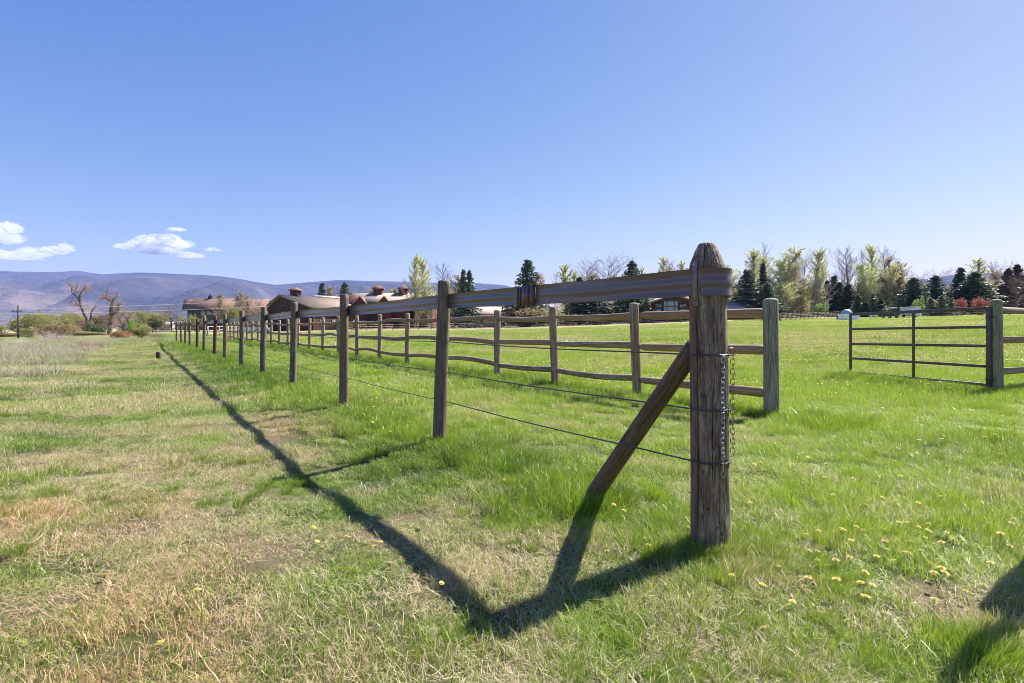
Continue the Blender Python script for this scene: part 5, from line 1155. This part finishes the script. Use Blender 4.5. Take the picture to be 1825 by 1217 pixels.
# origin = right-front corner; local x along the ridge (right-back), local y across (left-back)
barn = Bld("barn", "brown barn with tan shake roof, its gable end and a single cupola facing left", cR, a_)
zrb = EYE+(HZ-528)/F*146-cR.z; zeb = EYE+(HZ-549)/F*Yb-cR.z
barn.hall(25, Wb, zeb+.2, zrb, M_darkwood, M_rtan, 1.0, ridge=.68)
fascia(barn, 25, Wb, zeb+.2, zrb, .68, 1.0, M_ltfascia)
barn.cupola(4.6, Wb*.68, zrb+.1, 1.9, 1.5, M_darkwood)
for yy in (5.2, 7.6, 10.0): barn.win(0, yy, zeb-1.4, 1.3, 1.3, 'x', glass=M_white if yy > 6 else None)
mb = MB(); mb.box((-.10, 10.4, zrb-2.6), (.2, 3.4, .22)); mb.box((-.10, 11.6, zrb-3.6), (.2, .22, 1.8)); mb.tube([(-.12, 10.2, zrb-2.7), (-.12, 11.4, zrb-4.2)], .1, 5); mb.build("gable_truss", M_trim, barn.r)
for yy in (3.4, 11.2):
    mb = MB(); mb.box((-.08, yy, 1.4), (.12, 2.2, 2.8)); d_ = mb.build("door", M_redwood, barn.r); mb = MB(); mb.box((-.16, yy, 1.4), (.05, .14, 2.7)); mb.build("door_brace", M_trim, d_)
for x in (3, 7, 11, 15, 19): barn.win(x, 0, 2.2, 1.2, 1.2)
mb = MB(); mb.box((17, Wb*.68, zrb+.42), (13, .9, .5)); mb.build("ridge_skylight", M_metal, barn.r)
mb = MB(); mb.tube([(-.9, Wb*.68, zrb), (-.9, Wb*.68, zrb+1.0)], .04, 5); mb.build("finial", M_trim, barn.r)

# twin-cupola barn
Yt = 158; t0 = base_at(628, Yt); tb = Bld("barn", "red-brown barn with a pale shake roof, two small gables and twin cupolas", t0, R(1.5))
zrt = EYE+(HZ-523.5)/F*(Yt+6.5)-t0.z; zet = EYE+(HZ-537.5)/F*Yt-t0.z; Lt = XU(728, Yt)-t0.x
tb.hall(Lt, 13, zet, zrt, M_redwood, M_rlight, .8)
fascia(tb, Lt, 13, zet, zrt, .5, .8, M_trim)
for uc in (643.5, 686):
    xc = XU(uc, Yt)-t0.x; mb = MB(); w_ = 1.95; zt2 = EYE+(HZ-528.3)/F*(Yt-1.6)-t0.z
    mb.add([(xc-w_, -1.3, zet-.9), (xc+w_, -1.3, zet-.9), (xc, -1.3, zt2-.15), (xc-w_, 4, zet-.9), (xc+w_, 4, zet-.9), (xc, 4, zt2-.15), (xc-w_, -1.3, -.5), (xc+w_, -1.3, -.5), (xc+w_, .0, -.5), (xc-w_, .0, -.5)], [(0, 3, 5, 2), (1, 2, 5, 4), (6, 7, 1, 0)], [(0, 1, 2)]); dm = mb.build("front_gable", M_redwood, tb.r)
    mb = MB()
    for sg in (-1, 1):
        A = [(xc+sg*(w_+.5), -2.0, zet-.9-.38), (xc, -2.0, zt2), (xc, 5.5, zt2), (xc+sg*(w_+.5), 5.5, zet-1.28)]; V = [(a, b, c) for a, b, c in A]+[(a, b, c+.2) for a, b, c in A]; mb.add(V, [(0, 1, 2, 3), (7, 6, 5, 4), (0, 4, 5, 1), (1, 5, 6, 2), (2, 6, 7, 3), (3, 7, 4, 0)])
    mb.build("gable_roof", M_rlight, dm)
for uc in (675.5, 720): tb.cupola(XU(uc, Yt+6.5)-t0.x, 6.5, zrt-.1, 2.5, 1.6)
for k in range(7): tb.win(1.4+k*2.0, 0, zet-1.8, 1.0, 1.0)
xd = XU(728, Yt)-t0.x; mb = MB(); mb.box((xd-1.2, -.06, 1.4), (2.2, .12, 2.9)); d_ = mb.build("door", m_boards("red_door_boards", (.22, .05, .035), (.28, .08, .05)), tb.r); mb = MB(); mb.box((xd-1.2, -.15, 1.4), (.12, .05, 2.8)); mb.build("door_brace", M_trim, d_)
mb = MB(); mb.box((xd-5, -.05, 1.3), (4.2, .1, 2.6)); mb.build("doorway_shade_panel", m_simple("painted_doorway_shade", (.02, .018, .02), .9), tb.r)  # near-black panel paints the shade inside the open doorway
tb.hall(XU(760, Yt)-XU(731, Yt), 11, zet-.4, zrt-.4, M_redwood, M_rlight, .6, Lt+1.7, 1.5, nm="side_wall")
mb = MB(); mb.box((XU(620, Yt)-t0.x, 5, zet-1.9), (3.2, 8, 7.6)); mb.build("end_annex", M_redwood, tb.r)

# low cream house
Yc = 150; c0 = base_at(818, Yc); cb = Bld("cottage", "low cream cottage with a pinkish tile roof under the band", c0, R(3)); zec = EYE+(HZ-559)/F*Yc-c0.z; zrc = EYE+(HZ-548)/F*(Yc+4)-c0.z
cb.hall(11.5, 8, zec, zrc, M_cream, m_roof("pinkish_tile_roof", (.48, .34, .28), (.60, .45, .38)), .7)
fascia(cb, 11.5, 8, zec, zrc, .5, .7, M_trim)
for x in (3.6, 8.2): cb.win(x, 0, zec-1.3, 1.2, 1.1)
mb = MB(); mb.box((5.9, -.05, 1.0), (.9, .1, 2.0)); mb.build("door", M_trim, cb.r)

# timber house with a tall glazed gable, left of the corner post
Yh = 128; h0_ = base_at(1157, Yh); Lh = XU(1248, Yh)-h0_.x
hb = Bld("timber_house", "dark timber house with a tall glazed gable, partly behind the corner post", h0_+Vector((0, 10, 0)), R(-90))
# local x now runs toward the camera, local y runs to the right
zp = EYE+(HZ-525)/F*Yh-h0_.z; zeh = EYE+(HZ-541)/F*Yh-h0_.z
hb.hall(9, Lh, zeh, zp, M_darkwood, M_rtan, 1.0)
gx = 9.0
def hbx(y, z, w, h, mat, nm, dx=.08, parent=None, d=.1):
    mb = MB(); mb.box((gx+dx, y, z), (d, w, h)); return mb.build(nm, mat, parent or hb.r)
zc_ = EYE+(HZ-546)/F*Yh-h0_.z; yc_ = XU(1197.5, Yh)-h0_.x
wf = hbx(yc_, zc_, 3.5, 2.9, M_trim, "great_window", .05)
for i, (dy, w_) in enumerate(((-1.27, .6), (0, 1.6), (1.27, .6))):
    for dz in (-.68, .68): hbx(yc_+dy, zc_+dz, w_, 1.2, M_glass, "pane", .12, wf, .04)
for sg in (-1, 1):
    for dz in (-.95, .2): 
        w2_ = hbx(yc_+sg*2.85, zc_+dz, 1.5, .9, M_trim, "window", .05); hbx(yc_+sg*2.85, zc_+dz, 1.3, .7, M_glass, "pane", .12, w2_, .04)
    mb = MB(); mb.tube([(gx+.3, yc_+sg*4.6, zc_-1.6), (gx+.3, yc_+sg*3.4, zc_-.2), (gx+.3, yc_+sg*1.9, zc_+.9)], .14, 6); mb.build("arched_brace", M_trim, hb.r)
    mb = MB(); mb.tube([(gx+.5, yc_+sg*4.7, -1), (gx+.5, yc_+sg*4.7, zeh)], .16, 6); mb.build("porch_post", M_trim, hb.r)
# grey hut with a snow-bright roof peeping right of the corner post
hu = base_at(1296, 130); ht = Bld("shed", "low brown shed with a pale roof just right of the corner post", hu, R(4)); ht.hall(6.5, 5, 2.2, 3.9, M_darkwood, M_rlight, .5); ht.win(1.8, 0, 1.2, .9, .8)
# long brown outbuilding behind the fence, hidden mostly by trees
ob = base_at(1470, 150); ot = Bld("shed", "long dark shed half hidden under the pines behind the white tank", ob, R(0)); ot.hall(9, 5, 2.3, 3.5, M_darkwood, m_roof("dark_roof", (.05, .06, .08), (.08, .09, .11)), .5); ot.win(2, 0, 1.3, .9, .8); ot.win(6, 0, 1.3, .9, .8)
# tiny farm sheds far left
for (u, v, Y, w_, lab) in ((312, 573, 240, 9, "small grey farm shed left of the lodge"), (283, 574, 250, 5, "tiny pale shed among the willows left of the lodge")):
    b_ = base_at(u, Y); s_ = Bld("shed", lab, b_, R(5)); hh = EYE+(HZ-v)/F*Y-b_.z; s_.hall(w_, 5, max(1.6, hh-1.1), hh, m_simple("grey_shed_boards", (.30, .25, .22), .85), m_simple("grey_shed_roof", (.42, .40, .40), .7), .4)

# ------------------------------------------------------------------ things standing at the edge of the far paddock
def dome_tank():
    Y = 96; b = base_at(1512.5, Y); k = Y/F; r = tag(empty("storage_tank", b), "white box tank with a grey-blue dome lid behind the left end of the gate", "tank"); top = EYE+(HZ-560.5)/F*Y-b.z
    mb = MB(); mb.box((0, 0, top/2-.1), (28*k, 2.0, top+.2)); o = mb.build("body", M_white, r); bv = o.modifiers.new("bevel", 'BEVEL'); bv.width = .08; bv.segments = 2
    V = []; T = []; rad = 9.6*k; cx = (1509-1512.5)*k
    mb = MB(); n = 20; m = 8
    V = [(cx+rad*math.cos(a)*math.cos(e), rad*math.sin(a)*math.cos(e), top+rad*math.sin(e)) for e in np.linspace(0, 1.5, m) for a in np.arange(n)/n*6.2832]
    mb.add(V, [(i*n+j, i*n+(j+1) % n, (i+1)*n+(j+1) % n, (i+1)*n+j) for i in range(m-1) for j in range(n)]); mb.add([(cx, 0, top+rad)]+[tuple(x) for x in V[-n:]], (), [(0, 1+j, 1+(j+1) % n) for j in range(n)]); mb.build("dome", m_simple("blue_grey_metal", (.30, .36, .42), .4, .5, .3), r, True)
    mb = MB(); mb.tube([(cx, 0, top-.02), (cx, 0, top+.10)], rad*1.05, 20); mb.build("rim", M_metal, r)
    b2 = base_at(1495, Y+1); w = tag(empty("barrel", b2), "blue plastic barrel left of the white domed tank", "barrel"); mb = MB(); mb.tube([(0, 0, 0), (0, 0, .1), (0, 0, .35), (0, 0, .6), (0, 0, .72)], [.34, .37, .36, .37, .33], 16); mb.build("drum", m_simple("blue_plastic", (.03, .10, .28), .4, .5), w, True); mb = MB(); mb.tube([(0, 0, .70), (0, 0, .75)], .30, 14); mb.build("lid", M_darkwood, w)
dome_tank()
def cart():
    Y = 104; b = base_at(1586, Y); r = tag(empty("utility_cart", b, R(8)), "black utility cart with a white canopy behind the gate", "cart"); k = Y/F; bk = m_simple("black_cart_paint", (.02, .02, .025), .35, .5)
    mb = MB(); mb.box((0, 0, .62), (1.45, 2.3, .5)); mb.box((0, -.9, .95), (1.35, .5, .3)); mb.box((0, .3, 1.0), (1.35, .5, .35)); o = mb.build("body", bk, r); bv = o.modifiers.new("bevel", 'BEVEL'); bv.width = .06
    mb = MB(); mb.box((0, -.1, 1.93), (1.3, 1.7, .10)); o = mb.build("canopy", M_white, r)
    for sx in (-1, 1):
        for sy in (-.85, .65): mb = MB(); mb.tube([(sx*.58, sy, .8), (sx*.55, sy*.95, 1.9)], .03, 6); mb.build("canopy_post", bk, r)
        for sy in (-.75, .8): mb = MB(); mb.tube([(sx*.62, sy, .3), (sx*.80, sy, .3)], .3, 14); w = mb.build("wheel", bk, r); mb = MB(); mb.tube([(sx*.805, sy, .3), (sx*.815, sy, .3)], .14, 10); mb.build("rim", M_metal, w)
        mb = MB(); mb.tube([(sx*.45, -1.16, .95), (sx*.45, -1.2, .95)], .09, 8); mb.build("headlight", M_white, r)
cart()
def trailer():
    Y = 108; b = base_at(1622, Y); r = tag(empty("trailer", b, R(-4)), "pale grey box trailer with a white roof behind the middle of the gate", "trailer"); k = Y/F
    mb = MB(); mb.box((0, 0, 1.15), (2.0, 3.0, 1.7)); o = mb.build("body", m_simple("pale_grey_panel", (.50, .54, .58), .5), r); bv = o.modifiers.new("bevel", 'BEVEL'); bv.width = .05
    mb = MB(); mb.box((0, 0, 2.04), (2.1, 3.1, .08)); mb.build("roof", M_white, r); mb = MB(); mb.box((1.3, -.2, .75), (.55, 1.2, .9)); mb.build("tongue_box", M_white, r)
    mb = MB(); mb.box((-.3, -1.53, 1.1), (.8, .04, 1.3)); d = mb.build("door", M_metal, r)
    for sx in (-1, 1): mb = MB(); mb.tube([(sx*.95, .2, .32), (sx*1.12, .2, .32)], .32, 14); mb.build("wheel", m_simple("black_rubber", (.02, .02, .02), .8), r)
trailer()
def table():
    Y = 100; b = base_at(1557, Y); r = tag(empty("work_table", b), "small white trestle table with a box between the domed tank and the cart", "table")
    mb = MB(); mb.box((0, 0, .62), (1.2, .6, .06)); mb.build("top", M_white, r)
    for sx in (-.5, .5): mb = MB(); mb.tube([(sx, -.2, 0), (sx*.9, 0, .6)], .03, 5); mb.tube([(sx, .2, 0), (sx*.9, 0, .6)], .03, 5); mb.build("leg", M_trim, r)
    b2 = base_at(1552, Y-.7); w = tag(empty("bucket", b2), "white bucket beside the small trestle table", "bucket"); mb = MB(); mb.tube([(0, 0, 0), (0, 0, .5)], [.17, .21], 14); mb.build("pail", M_white, w, True); mb = MB(); mb.tube([(-.2, 0, .48), (-.14, 0, .62), (.14, 0, .62), (.2, 0, .48)], .012, 5); mb.build("handle", M_zinc, w)
table()
def car(u, Y, col, rz, label):
    b = base_at(u, Y); r = tag(empty("parked_car", b, rz), label, "car"); pm = m_simple(label.split()[0]+"_car_paint", col, .25, .6, .2, .05)
    prof_ = [(-2.2, .35), (-2.25, .75), (-2.0, .95), (-1.2, 1.0), (-.6, 1.45), (.9, 1.5), (1.6, 1.05), (2.15, .95), (2.25, .6), (2.2, .35)]; n = len(prof_); V = [(x, y, z) for y, s in ((-.85, 1), (.85, 1)) for x, z in prof_]; mb = MB()
    mb.add(V, [(i, n+i, n+(i+1) % n, (i+1) % n) for i in range(n)], [(0, i, i+1)[::-1] for i in range(1, n-1)]+[(n, n+i, n+i+1) for i in range(1, n-1)]); o = mb.build("body", pm, r); bv = o.modifiers.new("bevel", 'BEVEL'); bv.width = .06
    gl = m_simple("dark_car_glass", (.03, .04, .05), .1, .7)
    for y in (-.87, .87):
        mb = MB(); mb.add([(-1.05, y, 1.02), (1.35, y, 1.05), (.85, y, 1.40), (-.55, y, 1.38)], [(0, 1, 2, 3)]); mb.build("side_window", gl, r)
        for x in (-1.4, 1.4): mb = MB(); mb.tube([(x, y-.1, .33), (x, y+.1, .33)], .34, 16); w = mb.build("wheel", m_simple("tyre", (.02, .02, .02), .8), r); mb = MB(); mb.tube([(x, y-.115, .33), (x, y+.115, .33)], .18, 10); mb.build("rim", M_metal, w)
    mb = MB(); mb.add([(-1.18, -.75, 1.05), (-1.18, .75, 1.05), (-.66, .7, 1.44), (-.66, -.7, 1.44)], [(0, 1, 2, 3)]); mb.build("windscreen", gl, r)
    for y in (-.6, .6): mb = MB(); mb.box((-2.25, y, .72), (.06, .3, .14)); mb.build("headlight", M_metal, r)
car(444, 104, (.35, .45, .62), R(200), "blue parked car seen under the band below the barn")
car(461, 106, (.55, .56, .6), R(195), "silver parked car beside the blue one below the barn")

# ------------------------------------------------------------------ dandelions, twigs, stones
M_petal = m_leaf("dandelion_petals", (.62, .50, .10), (.80, .70, .24), None, .35); M_stem = m_leaf("dandelion_stem", (.18, .26, .08), (.24, .32, .1), None, .2)
def dandelion_protos():
    out = []
    for s in range(4):
        q = np.random.RandomState(s+50); V = []; T = []; n = 0; h = .055+.02*s
        for ring, (rad, lift, cnt) in enumerate([(.018, .000, 20), (.013, .004, 16), (.008, .007, 10)]):
            for j in range(cnt):
                a = 6.2832*j/cnt+ring*.3+q.normal(0, .06); w = .0028; c, s_ = math.cos(a), math.sin(a); rr = rad*(.85+.3*q.rand())
                V += [(-s_*w*.5, c*w*.5, h+lift*.4), (s_*w*.5, -c*w*.5, h+lift*.4), (c*rr+s_*w, s_*rr-c*w, h+lift), (c*rr-s_*w, s_*rr+c*w, h+lift)]; T.append((n, n+1, n+2, n+3)); n += 4
        fl = mk("flower", V, T, None, M_petal, None, False, dict(rnd=np.random.RandomState(s).rand(n)), link=False)
        mb = MB(); mb.tube([(0, 0, -.01), (.004, 0, h*.5), (0, 0, h)], .0016, 5); st = mb.build("stem", M_stem, None, link=False); out.append((fl, st))
    return out
DP = dandelion_protos(); q = np.random.RandomState(77); spots = []
def cl(n, u0, u1, v0, v1, k=1):
    for _ in range(n):
        u = q.uniform(u0, u1); v = q.uniform(v0, v1); Y = F*EYE/(v-HZ); spots.append((XU(u, Y), Y))
cl(42, 1420, 1700, 935, 1085); cl(16, 1600, 1825, 900, 1100); cl(20, 1320, 1825, 820, 950); cl(34, 1400, 1825, 720, 850); cl(10, 690, 790, 745, 790); cl(26, 640, 780, 690, 770); cl(12, 860, 1230, 860, 1010); cl(10, 540, 820, 960, 1060); cl(3, 100, 560, 980, 1180)
cl(14, 1000, 1230, 690, 800); cl(50, 900, 1300, 640, 720); cl(40, 1380, 1825, 640, 720); cl(6, 1290, 1420, 1000, 1150); cl(14, 250, 330, 620, 680)
for i, (x, y) in enumerate(spots[:300]):
    fl, st = DP[i % 4]; root = empty("dandelion", (x, y, g1(x, y)), q.rand()*6.28); s_ = (.52+.33*q.rand())*(1+np.clip((y-4)/14, 0, .5)); root.scale = (s_, s_, s_*(.75+.3*q.rand()))
    root.rotation_euler = (q.normal(0, .22)+.12, q.normal(0, .2), q.rand()*6.28)
    tag(root, "yellow dandelion flower open in the grass", "flower", "dandelions in the grass")
    for c in ((fl, st) if y < 6 else (fl,)): o = c.copy(); COL.objects.link(o); o.parent = root
# the countless far ones, as one scatter of yellow heads in drifts
N = 15000; yy = 9+88*q.rand(N)**1.1; xx = LX+B*yy+(yy*1.05-(LX+B*yy))*q.rand(N)*1.0
keep = (fbm(xx*.16, yy*.16, 88, 4)+.10*q.rand(N) > .53); xx, yy = xx[keep], yy[keep]; n_ = len(xx); C = np.stack([xx, yy, G(xx, yy)+.10+.04*q.rand(n_)], -1)
sz = .011+.00036*yy; ang = np.arange(6)/6*6.2832; V = (C[:, None, :]+sz[:, None, None]*np.stack([np.cos(ang), np.sin(ang), .35*np.sin(ang*1+1)], -1)[None]).reshape(-1, 3); b_ = np.arange(n_)[:, None]*6
Tt = np.concatenate([b_+np.array([[0, k, k+1]]) for k in range(1, 5)]); o = mk("distant_dandelions", V, None, Tt, M_petal, None, False, dict(rnd=np.repeat(q.rand(n_), 6))); tag(o, "drifts of yellow dandelion specks across the far paddock", "flowers", kind="stuff")
# dead twigs lying in the foreground grass
def stick(u, v, du, dv, label, seed, r=.003):
    r *= .62
    q = np.random.RandomState(seed); Y = F*EYE/(v-HZ); a = Vector((XU(u, Y), Y, .05)); Y2 = F*EYE/(v+dv-HZ); b = Vector((XU(u+du, Y2), Y2, .075)); L = (b-a).length; root = tag(empty("fallen_stick", (a.x, a.y, g1(a.x, a.y)+.04)), label, "stick"); mb = MB(); pts = [Vector((0, 0, 0))]
    for i in range(1, 7): pts.append((b-a)*i/6+Vector((q.normal(0, .012), q.normal(0, .012), abs(q.normal(0, .01)))))
    mb.tube(pts, [r*(1-.1*i) for i in range(7)], 6)
    for i in (2, 3, 5):
        d = (b-a).normalized()+Vector((q.normal(0, .6), q.normal(0, .6), .3)); d.normalize(); mb.tube([pts[i], pts[i]+d*L*.2, pts[i]+d*L*.34+Vector((0, 0, .01))], [r*.6, r*.45, r*.3], 5)
    mb.build("branch", M_drytwig, root, True)
stick(360, 1195, 210, -22, "thin pale forked stick lying in dry grass at the bottom left", 1, .0028); stick(20, 1000, 100, -35, "pale dead stick at the left edge of the foreground", 2); stick(90, 985, 50, -95, "second pale dead stick leaning up from the straw at the left", 3, .0026); stick(600, 1000, 50, -22, "short pale stick beside the band shadow", 4, .002); stick(1480, 1015, 20, 12, "small bleached twig among the dandelions", 5, .0022); stick(195, 918, 60, 30, "thin dry stick above the straw patch", 6, .0024)

# ------------------------------------------------------------------ clouds (beyond the haze)
def m_cloud():
    n = NT("cloud_vapour"); v = n.n("ShaderNodeVolumePrincipled"); v.inputs['Color'].default_value = (1, 1, 1, 1); v.inputs['Density'].default_value = .0032; v.inputs['Anisotropy'].default_value = .2
    n.L(v.outputs[0], n.out.inputs[1]); return n.m
M_cloud = m_cloud()
def cloud(puffs, label, seed):
    q = np.random.RandomState(seed); D = 14000; mb = MB(); c0 = P(puffs[0][0], puffs[0][1], D)
    for (u, v, ru, rv) in puffs:
        c = P(u, v, D)-c0; n, m = 44, 26; rx = ru/F*D; rz_ = rv/F*D
        th = np.arange(n)/n*6.2832; ph = np.linspace(-1.5, 1.5, m); A, E = np.meshgrid(th, ph); x = np.cos(A)*np.cos(E); y = np.sin(A)*np.cos(E); z = np.sin(E)
        nz = 1+.8*(fbm(x*2.2+seed+u*.1, z*2.6+y*1.3+v*.1, seed, 4)-.5)+.9*(fbm(x*6+u, z*6+y*3, seed+1, 4)-.5)
        zz = np.where(z < 0, z*.55, z)
        V = np.stack([c.x+x*nz*rx, c.y+y*nz*rx*.8+q.normal(0, 60), c.z+zz*nz*rz_], -1).reshape(-1, 3)
        mb.add(V, [(i*n+j, i*n+(j+1) % n, (i+1)*n+(j+1) % n, (i+1)*n+j) for i in range(m-1) for j in range(n)])
    o = mb.build("cloud", M_cloud); o.location = c0; tag(o, label, "cloud"); return o
cloud([(285, 436, 40, 15), (255, 440, 30, 13), (318, 436, 26, 10), (232, 441, 24, 6), (300, 424, 20, 8), (268, 428, 18, 8), (325, 454, 34, 6), (290, 451, 40, 7), (345, 456, 20, 4)], "largest white cumulus cloud above the mountains", 1)
cloud([(10, 412, 24, 16), (14, 428, 22, 12), (-20, 415, 30, 22)], "puffy cloud cut by the left edge of the sky", 2)
cloud([(20, 456, 44, 9), (60, 452, 30, 10), (95, 448, 26, 8), (122, 444, 16, 11), (-20, 455, 40, 12)], "long low cloud just above the mountain crest at the left", 3)
cloud([(316, 409, 16, 4), (304, 410, 8, 3)], "tiny cloud wisp above the largest cumulus", 4)
cloud([(378, 445, 15, 4), (388, 446, 9, 3)], "small flat cloud right of the largest cumulus", 5)

# ------------------------------------------------------------------ haze
def build_haze():
    mb = MB(); mb.box((0, 0, 500-15), (19600, 19600, 1000+0)); n = NT("haze_air"); v = n.n("ShaderNodeVolumePrincipled")
    v.inputs['Color'].default_value = (.30, .45, 1.0, 1); v.inputs['Density'].default_value = 5.4e-5; v.inputs['Anisotropy'].default_value = .0
    n.L(v.outputs[0], n.out.inputs[1]); o = mb.build("haze", n.m); tag(o, "thin blue air haze between the meadow and the mountains", "haze", kind="stuff")
build_haze()
